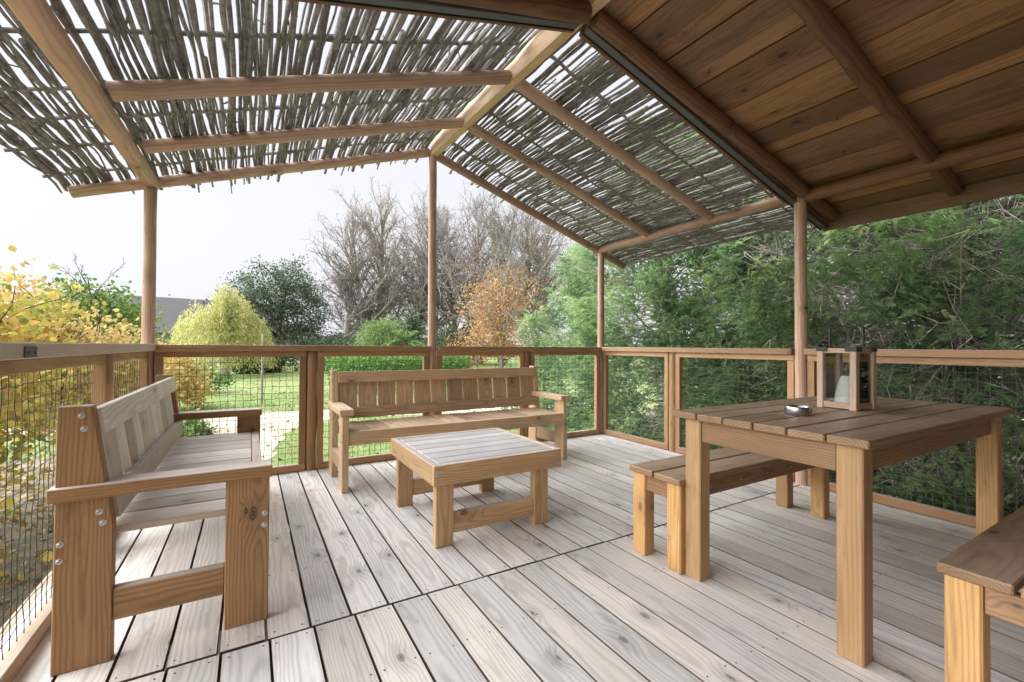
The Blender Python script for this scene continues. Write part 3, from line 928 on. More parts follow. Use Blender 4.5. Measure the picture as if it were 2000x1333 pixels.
# ================================================================== LANTERN
lm = Matrix.Translation((2.545, 1.045, TZ + .001)) @ Matrix.Rotation(R(-5), 4, 'Z')
ln = link('lantern', None, None, lm)
ln['label'] = 'wooden lantern with glass panes and a white candle on the dining table'
ln['category'] = 'lantern'
WORLD['lantern'] = lm
def lbox(name, xr, yr, zr, mat, parent=None, axis=None, b=.0015):
    o = bar(name, xr, yr, zr, mat, None, axis, b)
    M = lm @ WORLD[o.name]
    WORLD[o.name] = M
    o.parent = parent or ln
    o.matrix_local = WORLD[(parent or ln).name].inverted() @ M
    return o
S, HL, c = .088, .298, .028
for sx in (-1, 1):
    for sy in (-1, 1):
        x, y = sorted((sx * S, sx * (S - c))), sorted((sy * S, sy * (S - c)))
        lbox('corner_post', x, y, (0, HL), M_LANT, axis=2)
for s in (-1, 1):
    for z0, z1 in ((.004, .032), (HL - .026, HL - .002)):
        lbox('cross_rail', (-S + c, S - c), sorted((s * (S - .004), s * (S - .020))), (z0, z1), M_LANT)
        lbox('cross_rail', sorted((s * (S - .004), s * (S - .020))), (-S + c, S - c), (z0, z1), M_LANT)
    lbox('glass_pane', (-S + c - .002, S - c + .002), sorted((s * (S - .0115), s * (S - .0135))), (.0325, HL - .0265), M_GLASS, axis=2)
    lbox('glass_pane', sorted((s * (S - .0115), s * (S - .0135))), (-S + c - .002, S - c + .002), (.0325, HL - .0265), M_GLASS, axis=2)
lbox('floor_board', (-S + .021, S - .021), (-S + .021, S - .021), (.004, .016), M_LANT)
for sx in (-1, 1):
    for sy in (-1, 1):
        cb = lbox('corner_bracket', sorted((sx * (S + .002), sx * (S - .048))), sorted((sy * (S + .002), sy * (S - .048))), (HL - .0005, HL + .003), M_DARKMETAL, b=.0008)
        lbox('bracket_flange', sorted((sx * (S + .0005), sx * (S + .003))), sorted((sy * (S + .002), sy * (S - .048))), (HL - .018, HL + .003), M_DARKMETAL, cb, b=.0006)
        lbox('bracket_flange', sorted((sx * (S + .002), sx * (S - .048))), sorted((sy * (S + .0005), sy * (S + .003))), (HL - .018, HL + .003), M_DARKMETAL, cb, b=.0006)
V, F = tube([(-.074, 0, HL + .002), (-.074, 0, HL + .06), (-.074, 0, HL + .098), (-.055, 0, HL + .106), (0, 0, HL + .107), (.055, 0, HL + .106), (.074, 0, HL + .098), (.074, 0, HL + .06), (.074, 0, HL + .002)], [.0058] * 3 + [.003] * 3 + [.0058] * 3, 10)
link('handle', mesh_from('handle', V, F, M_DARKMETAL), ln, lm @ Matrix.Rotation(R(90), 4, 'Z'))
# the candle: a tapering column of wax, a dished top and a wick
prof = [(0, .0), (.052, .0), (.054, .004), (.047, .06), (.039, .105), (.030, .138), (.027, .142), (.020, .139), (.0, .136)]
V, F = [], []
N = 28
for r, z in prof:
    for k in range(N):
        a = 6.28318 * k / N
        V.append((r * math.cos(a) + .10 * z, r * math.sin(a), z))
for i in range(len(prof) - 1):
    for k in range(N):
        F.append((i * N + k, i * N + (k + 1) % N, (i + 1) * N + (k + 1) % N, (i + 1) * N + k))
cd = link('candle', mesh_from('candle', V, F, M_CANDLE), None, lm @ Matrix.Translation((.0, -.002, .0165)))
cd['label'] = 'white tapering wax candle inside the lantern'
cd['category'] = 'candle'
V, F = tube([(.0137, 0, .134), (.0145, .001, .142), (.016, .002, .149)], [.0011] * 3, 6)
link('wick', mesh_from('wick', V, F, M_DARKMETAL), cd, WORLD['candle'])

# ================================================================== ASHTRAY
prof = [(0, 0), (.050, 0), (.0525, .003), (.0525, .034), (.051, .037), (.047, .037), (.045, .034), (.045, .008), (.042, .005), (0, .005)]
V, F = [], []
N = 40
for r, z in prof:
    for k in range(N):
        a = 6.28318 * k / N
        notch = 0
        V.append((r * math.cos(a), r * math.sin(a), z - notch))
for i in range(len(prof) - 1):
    for k in range(N):
        F.append((i * N + k, i * N + (k + 1) % N, (i + 1) * N + (k + 1) % N, (i + 1) * N + k))
o = link('ashtray', mesh_from('ashtray', V, F, M_CHROME), None, Matrix.Translation((2.095, 1.045, TZ + .0015)))
o['label'] = 'small round polished metal ashtray on the dining table'
o['category'] = 'ashtray'

# ================================================================== PLANT HELPERS
def frames(R_, n, up_bias=0.0):
    D = R_.normal(size=(n, 3)); D[:, 2] += up_bias
    D /= np.linalg.norm(D, axis=1)[:, None]
    A = np.cross(D, R_.normal(size=(n, 3))); A /= np.linalg.norm(A, axis=1)[:, None]
    return D, A, np.cross(D, A)

def leaf_mesh(name, C, size, tint, mat, R_, aspect=.55, D=None, up_bias=-.2, fold=.18, ovate=False):
    """one four-cornered folded leaf for each centre"""
    n = len(C)
    d, a, nrm = frames(R_, n, up_bias)
    if D is not None:
        d = D / (np.linalg.norm(D, axis=1)[:, None] + 1e-9)
        a = np.cross(d, R_.normal(size=(n, 3))); a /= np.linalg.norm(a, axis=1)[:, None] + 1e-9
        nrm = np.cross(d, a)
    s = np.asarray(size)[:, None]
    if ovate:
        q = nrm * s * fold
        h = a * s * aspect / 2
        V = np.stack([C, C + d * s * .22 + h * .85 + q * .8, C + d * s * .6 + h * .9 + q, C + d * s - nrm * s * .08, C + d * s * .6 - h * .9 + q, C + d * s * .22 - h * .85 + q * .8], 1).reshape(-1, 3)
        b = np.arange(n)[:, None] * 6
        F = np.concatenate([b + np.array([0, 1, 2, 3]), b + np.array([0, 3, 4, 5])])
        return np_mesh(name, V, F, mat, np.repeat(tint, 6))
    V = np.stack([C, C + d * s * .45 + a * s * aspect / 2 + nrm * s * fold, C + d * s, C + d * s * .45 - a * s * aspect / 2 + nrm * s * fold], 1).reshape(-1, 3)
    F = np.arange(n * 4).reshape(-1, 4)
    return np_mesh(name, V, F, mat, np.repeat(tint, 4))

def clumps(R_, blobs, n_clump, per, sd, shell=.75):
    """leaf centres gathered in clumps through the blobs (cx, cy, cz, rx, ry, rz)"""
    vol = np.array([b[3] * b[4] * b[5] for b in blobs]); vol = vol ** .8 / (vol ** .8).sum()
    C, T = [], []
    for i in range(n_clump):
        b = blobs[R_.choice(len(blobs), p=vol)]
        v = R_.normal(size=3); v /= np.linalg.norm(v)
        r = 1 - (1 - shell) * R_.random() if R_.random() < .75 else R_.random() ** .5
        r *= R_.uniform(.82, 1.12)
        c = np.array(b[:3]) + v * r * np.array(b[3:])
        k = max(3, int(per * R_.uniform(.5, 1.5)))
        C.append(c + R_.normal(size=(k, 3)) * sd * R_.uniform(.6, 1.3) * np.array([1, 1, .75]))
        T.append(np.full(k, R_.random()))
    return np.vstack(C), np.concatenate(T)

def skeleton(R_, base, height, r0, n_br, spread, lean=(0, 0), start=.25, sub=(6, 5), ang=.7, up=.35, droop=0.0):
    """trunk, limbs, branches and twigs as straight tapered pieces"""
    P0, P1, A0, A1 = [], [], [], []
    def path(p, d, L, r, rend, n, wig, bend=0.0):
        pts = [np.array(p, float)]; d = np.array(d, float)
        for i in range(n):
            d = d + R_.normal(size=3) * wig + np.array([0, 0, bend])
            d /= np.linalg.norm(d)
            q = pts[-1] + d * L / n
            a, b = r + (rend - r) * i / n, r + (rend - r) * (i + 1) / n
            P0.append(pts[-1]); P1.append(q + d * b * .3); A0.append(a); A1.append(b)
            pts.append(q)
        return pts, d
    trunk, _ = path(base, (lean[0], lean[1], 1), height * .86, r0, r0 * .18, 10, .05, .02)
    trunk = np.array(trunk)
    tips = []
    for i in range(n_br):
        t = start + (1 - start) * (i + R_.random()) / n_br
        k = min(int(t * 10), 9); f = t * 10 - k
        p = trunk[k] * (1 - f) + trunk[k + 1] * f
        az = R_.uniform(0, 6.283)
        el = up + ang * R_.uniform(-.3, .3) + .5 * t
        d = np.array([math.cos(az) * math.cos(el), math.sin(az) * math.cos(el), math.sin(el)])
        L = spread * R_.uniform(.7, 1.15) * (1.05 - .62 * t)
        r1 = max(.012, r0 * .38 * (1.05 - .75 * t))
        pts, dd = path(p, d, L, r1, r1 * .3, 5, .12, .03 - droop)
        tips.append(pts[-1])
        for j in range(sub[0]):
            kk = R_.integers(1, 6); q = pts[kk]
            d2 = dd + R_.normal(size=3) * .65 + np.array([0, 0, .25 - droop]); d2 /= np.linalg.norm(d2)
            L2 = L * R_.uniform(.25, .5)
            pts2, d3 = path(q, d2, L2, r1 * .4, r1 * .16, 3, .15, .02 - droop)
            tips.append(pts2[-1])
            for m_ in range(sub[1]):
                q2 = pts2[R_.integers(1, 4)]
                d4 = d3 + R_.normal(size=3) * .6 + np.array([0, 0, .15 - droop]); d4 /= np.linalg.norm(d4)
                pts3, _ = path(q2, d4, L2 * R_.uniform(.3, .6), max(r1 * .2, .005), max(r1 * .09, .003), 2, .15)
                tips.append(pts3[-1])
    return np.array(P0), np.array(P1), np.array(A0), np.array(A1), np.array(tips)

def skel_obj(name, parent, sk, mat, big=.03):
    P0, P1, A0, A1, _ = sk
    thick = A0 >= big
    Vs, Fs, n = [], [], 0
    for msk, s in ((thick, 7), (~thick, 3)):
        if msk.sum():
            V, F = segs(P0[msk], P1[msk], A0[msk], A1[msk], s)
            Vs.append(V); Fs.append(F + n); n += len(V)
    return link(name, np_mesh(name, np.vstack(Vs), np.vstack(Fs), mat, None, True), parent)

def polar(bear, dist): return np.array([math.sin(R(bear)) * dist, math.cos(R(bear)) * dist, GZ])

# foliage colours
G_YELLOW = foliage('autumn_yellow_leaves', [(0, (.24, .32, .07)), (.3, (.52, .50, .11)), (.6, (.76, .62, .15)), (.85, (.74, .50, .16)), (1, (.55, .34, .14))], .45)
G_GOLD = foliage('golden_leaves', [(0, (.40, .38, .13)), (.4, (.70, .54, .22)), (.8, (.76, .58, .26)), (1, (.64, .42, .2))], .4)
G_GREEN = foliage('broad_green_leaves', [(0, (.07, .16, .05)), (.6, (.16, .29, .08)), (.85, (.30, .38, .08)), (1, (.55, .46, .08))], .4)
G_WILLOW = foliage('willow_leaves', [(0, (.36, .42, .16)), (.5, (.60, .58, .24)), (1, (.74, .68, .36))], .4)
G_DARK = foliage('dark_evergreen_leaves', [(0, (.06, .095, .065)), (.6, (.12, .17, .11)), (1, (.2, .25, .16))], .25)
G_BAMBOO = foliage('pale_bamboo_leaves', [(0, (.13, .24, .08)), (.6, (.24, .36, .13)), (1, (.36, .42, .18))], .35)
G_LAUREL = foliage('laurel_leaves', [(0, (.08, .18, .05)), (.6, (.19, .36, .09)), (1, (.34, .50, .14))], .3, .4)
G_BEECH = foliage('copper_leaves', [(0, (.36, .20, .11)), (.4, (.56, .33, .16)), (.75, (.68, .43, .19)), (1, (.70, .52, .22))], .4)
G_YEW = foliage('yew_needles', [(0, (.12, .20, .12)), (.4, (.27, .41, .21)), (.75, (.42, .56, .27)), (1, (.56, .64, .29))], .55, .4)
G_LITTER = foliage('fallen_leaf', [(0, (.20, .13, .07)), (.5, (.42, .28, .12)), (1, (.60, .45, .14))], .2)
G_GRASS = foliage('grass_blades', [(0, (.11, .20, .05)), (.7, (.22, .31, .09)), (1, (.42, .38, .20))], .3)

def leafy(name, label, cat, pos, blobs, n_clump, per, sd, size, mat, trunk_h, trunk_r, seed, group=None, n_br=10, spread=1.2, aspect=.55, barkm=None, sub=(4, 2), up_bias=-.2, shell=.75, tshift=0.0):
    R_ = np.random.default_rng(seed)
    t = thing(name, label, cat, tuple(pos), group)
    sk = skeleton(R_, pos, trunk_h, trunk_r, n_br, spread, start=.2, sub=sub)
    skel_obj('trunk', t, sk, barkm or M_DARKBARK, .02)
    bl = [(pos[0] + b[0], pos[1] + b[1], GZ + b[2], b[3], b[4], b[5]) for b in blobs]
    C, T = clumps(R_, bl, n_clump, per, sd, shell)
    keep = C[:, 2] > GZ + .02
    C, T = C[keep], T[keep]
    s = size * R_.uniform(.6, 1.25, len(C))
    link('crown', leaf_mesh('crown', C, s, np.clip(T * .8 + R_.normal(0, .14, len(C)) + .1 + tshift, 0, 1), mat, R_, aspect, up_bias=up_bias, ovate=aspect >= .7), t)
    return t

# ---- yellow shrubs by the left railing
leafy('yellow_shrub', 'tall shrub of big yellow autumn leaves close behind the left railing', 'shrub', (-2.75, 4.9, GZ),
      [(0, 0, 1.45, 1.35, 1.7, 1.15), (.35, 1.2, 1.5, .9, 1.0, 1.05), (.55, -.9, .9, .75, 1.0, .8), (-.2, .8, 2.0, .9, .9, .6)], 860, 24, .16, .068, G_YELLOW, 2.9, .05, 21, n_br=34, spread=1.6, aspect=.8, sub=(4, 2), shell=.5)
leafy('yellow_shrub', 'golden leaved shrub right behind the left corner post', 'shrub', (-1.95, 7.6, GZ),
      [(0, 0, 1.35, .95, 1.0, .85), (.35, .5, 1.25, .5, .6, .7), (-.6, -.2, 1.9, .7, .6, .65)], 430, 20, .16, .07, G_GOLD, 2.6, .04, 22, n_br=24, spread=1.2, aspect=.7, shell=.5)
# thin shoots that stand above the shrub, with large browning leaves
t = thing('leafy_shoots', 'thin upright shoots with large browning leaves at the left edge against the sky', 'shrub', (-2.6, 5.2, GZ))
R_ = np.random.default_rng(5)
P0, P1, C = [], [], []
for i in range(9):
    b = np.array([-2.95 + R_.uniform(-.5, .75), 5.3 + R_.uniform(-.5, .9), .9])
    top = b + np.array([R_.normal(0, .18), R_.normal(0, .18), R_.uniform(.95, 1.45)])
    prev = b - [0, 0, 1.55]
    for f in np.linspace(0, 1, 9):
        q = b + (top - b) * f + R_.normal(0, .012, 3)
        P0.append(prev); P1.append(q); prev = q
        if f > .2:
            for k in range(2): C.append(q + R_.normal(0, .045, 3))
V, F = segs(P0, P1, np.full(len(P0), .006), np.full(len(P0), .005), 5)
link('shoot', np_mesh('shoot', V, F, M_DARKBARK), t)
C = np.array(C)
link('leaf_spray', leaf_mesh('leaf_spray', C, R_.uniform(.07, .12, len(C)), R_.uniform(.5, 1, len(C)), G_YELLOW, R_, .75, ovate=True), t)
leafy('maple_tree', 'green leaved young tree with yellowing tips behind the golden shrub', 'tree', (-2.75, 12.2, GZ),
      [(0, 0, 1.9, .8, .9, .9), (.45, 0, 2.4, .5, .5, .55), (-.4, 0, 2.6, .4, .4, .5)], 230, 22, .2, .08, G_GREEN, 3.6, .06, 23, n_br=16, spread=1.2, aspect=.8, tshift=.1)
leafy('yellow_shrub', 'low orange yellow shrub showing just right of the corner post', 'shrub', (-2.15, 14.8, GZ),
      [(0, 0, .9, .9, .8, .8), (.6, .2, .6, .6, .6, .55)], 150, 24, .15, .10, G_GOLD, 1.7, .03, 24, n_br=10, spread=.9, aspect=.7)
leafy('garden_shrub', 'dark green shrub at the lawn edge below the golden shrub', 'shrub', (-2.3, 19.0, GZ), [(0, 0, .6, 1.0, .8, .6), (1.0, .4, .45, .7, .6, .45)], 130, 26, .14, .10, G_GREEN, 1.2, .03, 25, n_br=8, spread=.7, tshift=-.2)
leafy('garden_plant', 'small leafy green plant beside the gravel path behind the left bench', 'plant', (-1.15, 10.6, GZ), [(0, 0, .18, .38, .3, .18), (.4, -.3, .1, .25, .2, .1)], 60, 16, .06, .10, G_BAMBOO, .25, .01, 26, n_br=5, spread=.2, aspect=.5, up_bias=.5)

# ---- willow
def willow(pos, label):
    R_ = np.random.default_rng(31)
    t = thing('willow_tree', label, 'tree', tuple(pos))
    sk = skeleton(R_, pos, 3.9, .26, 18, 2.3, start=.35, sub=(5, 3), up=.55)
    skel_obj('trunk', t, sk, M_TRUNK, .04)
    C, D, T = [], [], []
    lob = [(R_.uniform(0, 6.283), 2.75 * math.sqrt(R_.random()), R_.normal(0, .42)) for _ in range(30)]
    for i in range(640):
        la, lr, lz = lob[R_.integers(0, 30)]
        az = la + R_.normal(0, .28); r = min(2.9, abs(lr + R_.normal(0, .28)))
        top = np.array([math.cos(az) * r * .8, math.sin(az) * r * .8, 4.75 * math.sqrt(max(.05, 1 - (r / 3.05) ** 2)) - .35 + lz + R_.normal(0, .3)])
        top[2] = max(1.4, top[2]); L = min(top[2] - .5, R_.uniform(.9, 2.8)); out = np.array([math.cos(az), math.sin(az), 0]) * R_.uniform(.2, .7)
        n = int(L * 15)
        f = np.sort(R_.random(n))
        pts = top + out * (f ** .6)[:, None] + np.array([0, 0, -1]) * (L * f ** 1.5)[:, None] + R_.normal(0, .07, (n, 3))
        C.append(pts + pos); D.append(np.tile([0, 0, -1.0], (n, 1)) + out * .4 + R_.normal(0, .45, (n, 3))); T.append(np.full(n, R_.random()))
    C, D, T = np.vstack(C), np.vstack(D), np.concatenate(T)
    link('crown', leaf_mesh('crown', C, R_.uniform(.14, .26, len(C)), np.clip(T + R_.normal(0, .15, len(C)), 0, 1), G_WILLOW, R_, .26, D=D), t)
willow(np.array([-1.15, 29.0, GZ]), 'round yellow green weeping willow on the lawn')

# ---- dark round tree
leafy('evergreen_oak', 'broad dark green round headed tree behind the willow', 'tree', (1.7, 36.0, GZ),
      [(0, 0, 5.6, 2.9, 2.9, 2.3), (-1.9, -.2, 4.6, 1.9, 1.9, 1.7), (1.6, -.5, 4.4, 2.0, 2.0, 1.9), (1.9, -1, 2.0, 1.9, 1.6, 1.5), (.3, -1.2, 2.3, 1.7, 1.4, 1.5)], 560, 28, .34, .18, G_DARK, 7.0, .28, 33, n_br=24, spread=3.3, sub=(7, 4), barkm=M_DARKBARK, shell=.6)

# ---- bare trees
bare = [(10.2, 40, 9.5, 2.6, 'bare grey tree leftmost and lowest of the leafless row'),
        (12.6, 40, 13.4, 3.6, 'bare fan shaped grey tree left of the middle post'),
        (14.3, 43, 15.2, 4.4, 'bare tall grey tree between the fan shaped tree and the middle post'),
        (17.6, 42, 15.0, 4.2, 'bare many branched grey tree just left of the middle post'),
        (20.9, 46, 16.2, 4.6, 'bare tall tree partly behind the middle post'),
        (23.6, 43, 15.2, 4.2, 'bare grey tree just right of the middle post'),
        (26.4, 41, 15.6, 4.4, 'bare dark stemmed tree left of the copper leaved tree top'),
        (29.4, 39, 15.6, 4.4, 'bare ivy stemmed tree rising behind the copper leaved tree'),
        (32.2, 41, 15.8, 4.6, 'bare tall tree behind the right flank of the copper leaved tree'),
        (35.4, 44, 14.6, 4.6, 'bare tree behind the slender conifer near the right corner post')]
for i, (b, d, h, sp, lab) in enumerate(bare):
    R_ = np.random.default_rng(60 + i)
    pos = polar(b, d)
    t = thing('bare_tree', lab, 'tree', tuple(pos), 'leafless trees behind the garden')
    sk = skeleton(R_, pos, h, .32 + .12 * R_.random(), 44, sp * 1.5, lean=(R_.normal(0, .06), R_.normal(0, .06)), start=.16, sub=(8, 6), up=.62, ang=.5)
    skel_obj('trunk', t, sk, (M_TWIG, M_TRUNK, M_TWIG2)[i % 3], .035)
    P0, P1, A0, A1, tips = sk
    nl = 420 if i < 5 else 3600
    C = tips[R_.choice(len(tips), nl)] + R_.normal(0, .12, (nl, 3))
    if i >= 5: C = C[C[:, 2] < GZ + h * R_.uniform(.15, .9, len(C))]
    link('last_leaves', leaf_mesh('last_leaves', C, R_.uniform(.10, .2, len(C)), R_.uniform(0, .75, len(C)), G_BEECH, R_), t)
    if i in (3, 6, 7):           # ivy on the stem
        zz = R_.uniform(.0, h * .52, 2600); k = np.minimum((zz / (h * .086)).astype(int), 9)
        C = P0[k] + (P1[k] - P0[k]) * R_.random((len(k), 1)) + R_.normal(0, .28, (len(k), 3))
        link('ivy', leaf_mesh('ivy', C, R_.uniform(.12, .24, len(C)), R_.random(len(C)) * .8, G_DARK, R_, .8), t)

# ---- copper tree, bamboo, palm, hedge, dark bushes
leafy('copper_tree', 'bushy tree with copper orange autumn leaves in front of the bare trees', 'tree', tuple(polar(29.3, 27)),
      [(0, 0, 2.7, 2.3, 2.0, 2.4), (-1.5, .9, 1.4, 1.5, 1.3, 1.4), (1.6, -.8, 1.5, 1.5, 1.3, 1.5), (.5, 0, 5.2, 1.8, 1.6, 2.0), (-.6, .4, 4.0, 1.6, 1.5, 1.8)], 560, 17, .42, .16, G_BEECH, 8.2, .16, 41, n_br=34, spread=3.2, sub=(7, 5), shell=.3, barkm=M_TRUNK)
leafy('bamboo_clump', 'rounded pale green bamboo clump left of the middle post', 'shrub', tuple(polar(14.4, 25)),
      [(0, 0, 1.9, 1.35, 1.2, 1.45), (-.7, 0, 1.2, .9, .9, 1.1), (.8, 0, 1.3, .8, .8, 1.0)], 460, 26, .2, .22, G_BAMBOO, 3.0, .03, 42, n_br=22, spread=1.4, aspect=.16, up_bias=.2, shell=.5)
for i, (b, d, bl, lab) in enumerate(((17.3, 28, [(0, 0, 1.9, .8, .8, 1.9)], 'narrow dark green bush between the bamboo and the middle post'),
                                    (22.4, 30, [(0, 0, 1.5, 1.1, .9, 1.6), (.9, .2, 1.0, .9, .8, 1.1)], 'dark green bush just right of the middle post'),
                                    (2.2, 32, [(0, 0, .8, .5, .5, .8)], 'small dark cone shaped bush at the far lawn edge'),
                                    (-.2, 31.5, [(0, 0, .7, 1.0, .8, .7)], 'grey green bush at the far lawn edge right of the willow trunk'),
                                    (6.2, 33, [(0, 0, 1.1, 1.9, 1.2, 1.1), (1.7, .3, 1.3, 1.4, 1.2, 1.3)], 'broad dull green bush at the foot of the leftmost bare tree'),
                                    (10.0, 30, [(0, 0, .9, 1.5, 1.0, 1.0)], 'dull green bush between the leftmost bare tree and the bamboo'))):
    leafy('garden_shrub', lab, 'shrub', tuple(polar(b, d)), bl, 170, 26, .2, .17, G_DARK, 1.6, .04, 80 + i, n_br=8, spread=.9)
# palm
pp = polar(17.0, 24.0)
t = thing('fan_palm', 'low palm with drooping green fronds left of the middle post', 'palm', tuple(pp))
R_ = np.random.default_rng(44)
V, F = tube([pp, pp + [0, 0, 1.0], pp + [.05, 0, 1.9]], [.14, .13, .12], 9)
link('trunk', mesh_from('trunk', V, F, M_DARKBARK), t)
for k in range(16):
    az = R_.uniform(0, 6.283); el = R_.uniform(-.1, 1.1)
    d = np.array([math.cos(az) * math.cos(el), math.sin(az) * math.cos(el), math.sin(el)])
    C, D = [], []
    base = pp + [.05, 0, 1.95]
    for f in np.linspace(.25, 1, 26):
        q = base + d * 1.35 * f + np.array([0, 0, -.75 * f * f])
        side = np.cross(d, [0, 0, 1]); side /= np.linalg.norm(side) + 1e-9
        for s in (-1, 1):
            C.append(q); D.append(d * .9 + side * s * .9 + np.array([0, 0, -.35]))
    C, D = np.array(C), np.array(D)
    link('frond', leaf_mesh('frond', C, np.full(len(C), .42), np.full(len(C), R_.uniform(.1, .6)), G_BAMBOO, R_, .14, D=D), t)
# clipped hedge
t = thing('laurel_hedge', 'clipped bright green hedge behind the long front bench', 'hedge', (5.8, 18.6, GZ))
R_ = np.random.default_rng(45)
n = 15000
f = R_.random(n); w = R_.normal(0, .36, n); h = 1.36 * R_.random(n) ** .62
a, b = np.array([2.55, 17.0]), np.array([9.3, 20.3])
C = np.zeros((n, 3)); C[:, :2] = a + (b - a) * f[:, None] + np.stack([-w * .44, w * .9], 1); C[:, 2] = GZ + h + .07 * np.sin(f * 40) + R_.normal(0, .04, n)
link('foliage', leaf_mesh('foliage', C, R_.uniform(.07, .13, n), np.clip(.15 + .6 * (h / 1.4) * R_.random(n) + .25 * R_.random(n), 0, 1), G_LAUREL, R_, .5, up_bias=.4), t)
Ps = np.array([[a[0] + (b[0] - a[0]) * q, a[1] + (b[1] - a[1]) * q, GZ] for q in np.linspace(.02, .98, 40)])
V, F = segs(Ps, Ps + R_.normal(0, .1, Ps.shape) + [0, 0, 1.0], np.full(40, .02), np.full(40, .008), 5)
link('stems', np_mesh('stems', V, F, M_DARKBARK), t)

# ---- far wood line and a house roof
R_ = np.random.default_rng(50)
n = 30000
be = R_.uniform(-35, 75, n); di = R_.uniform(70, 82, n)
hh = 3.2 + 1.2 * np.sin(be * .35) + .8 * np.sin(be * 1.3 + 1)
C = np.stack([np.sin(np.radians(be)) * di, np.cos(np.radians(be)) * di, GZ + hh * R_.random(n) ** .8], 1)
wd = link('far_woodland', leaf_mesh('far_woodland', C, R_.uniform(.4, .9, n), R_.random(n), foliage('far_wood_leaves', [(0, (.10, .10, .08)), (.6, (.17, .17, .12)), (1, (.24, .21, .16))], .1), R_, .7))
wd['kind'] = 'stuff'; wd['label'] = 'far low grey green woodland along the horizon'; wd['category'] = 'woodland'

hx, hy = -4.6, 44.0
house = thing('house', 'far house with a long dark slate roof between the corner post and the willow', 'house', (hx, hy, GZ))
M_SLATE = plain('slate_roof', (.10, .098, .105), .7, 0, .35, 3)
M_WALL = plain('rendered_wall', (.42, .40, .36), .85, 0, .12, 2)
me = bpy.data.meshes.new('wall')
L2, W2, HW, HR = 6.5, 3.6, 2.7, 5.3
me.from_pydata([(-L2, -W2, 0), (L2, -W2, 0), (L2, W2, 0), (-L2, W2, 0), (-L2, -W2, HW), (L2, -W2, HW), (L2, W2, HW), (-L2, W2, HW), (-L2, 0, HR - .1), (L2, 0, HR - .1)], [],
               [(0, 1, 5, 4), (2, 3, 7, 6), (1, 2, 6, 9, 5), (3, 0, 4, 8, 7)])
me.materials.append(M_WALL)
hm = Matrix.Translation((hx, hy, GZ)) @ Matrix.Rotation(R(8), 4, 'Z')
house.matrix_local = hm; WORLD['house'] = hm
link('wall', me, house, hm)
for s in (-1, 1):
    me = bpy.data.meshes.new('roof_slope')
    e = .35; k = (HR - HW) / W2
    q = [(-L2 - .3, s * (W2 + e), HW - e * k), (L2 + .3, s * (W2 + e), HW - e * k), (L2 + .3, 0, HR), (-L2 - .3, 0, HR)]
    me.from_pydata(q + [(x, y, z + .12) for x, y, z in q], [], [(0, 1, 2, 3), (7, 6, 5, 4), (0, 4, 5, 1), (1, 5, 6, 2), (2, 6, 7, 3), (3, 7, 4, 0)])
    me.materials.append(M_SLATE)
    link('roof_slope', me, house, hm)

# ---- stake with wire
st = thing('wooden_stake', 'thin grey wooden stake standing on the lawn beyond the path', 'stake', (.32, 15.0, GZ))
pole('stake', (.32, 15.0, GZ - .1), (.33, 15.0, 1.36), .035, .03, M_TRUNK, st, 9)
V, F = tube([(-3.2, 15.3, .12), (.32, 14.97, .1), (4.4, 14.5, .13)], [.003] * 3, 4)
link('wire', mesh_from('wire', V, F, M_BRACKET), st)

# ================================================================== EVERGREENS BY THE RIGHT RAILING
def sprays(R_, Bp, axis, size, tint, mat, name='crown'):
    """flat feathery sprays: a stalk with needles leaving it on both sides"""
    n = len(Bp); K = 7
    ax = axis / (np.linalg.norm(axis, axis=1)[:, None] + 1e-9)
    side = np.cross(ax, R_.normal(size=(n, 3)) * .7 + np.array([0, 0, 1.0])); side /= np.linalg.norm(side, axis=1)[:, None] + 1e-9
    droop = np.array([0, 0, -1.0])
    V = []
    s = np.asarray(size)[:, None]
    for k in range(K):
        f = (k + .6) / K
        p = Bp + ax * s * f + droop * s * .22 * f * f
        ln_ = s * .46 * (1.1 - .75 * f) * R_.uniform(.75, 1.25, (n, 1))
        for sg in (-1, 1):
            d = ax * .75 + side * sg * .8 + droop * .12 + R_.normal(0, .16, (n, 3))
            w = np.cross(d, R_.normal(size=(n, 3))); w /= np.linalg.norm(w, axis=1)[:, None] + 1e-9
            wd_ = s * .058
            V.append(np.stack([p - w * wd_, p + w * wd_, p + d * ln_], 1))
    tip = Bp + ax * s * 1.15 + droop * s * .25
    V.append(np.stack([Bp - side * s * .02, Bp + side * s * .02, tip], 1))
    V = np.stack(V, 1).reshape(-1, 3)
    F = np.arange(len(V)).reshape(-1, 3)
    per = (2 * K + 1) * 3
    return np_mesh(name, V, F, mat, np.repeat(tint, per))

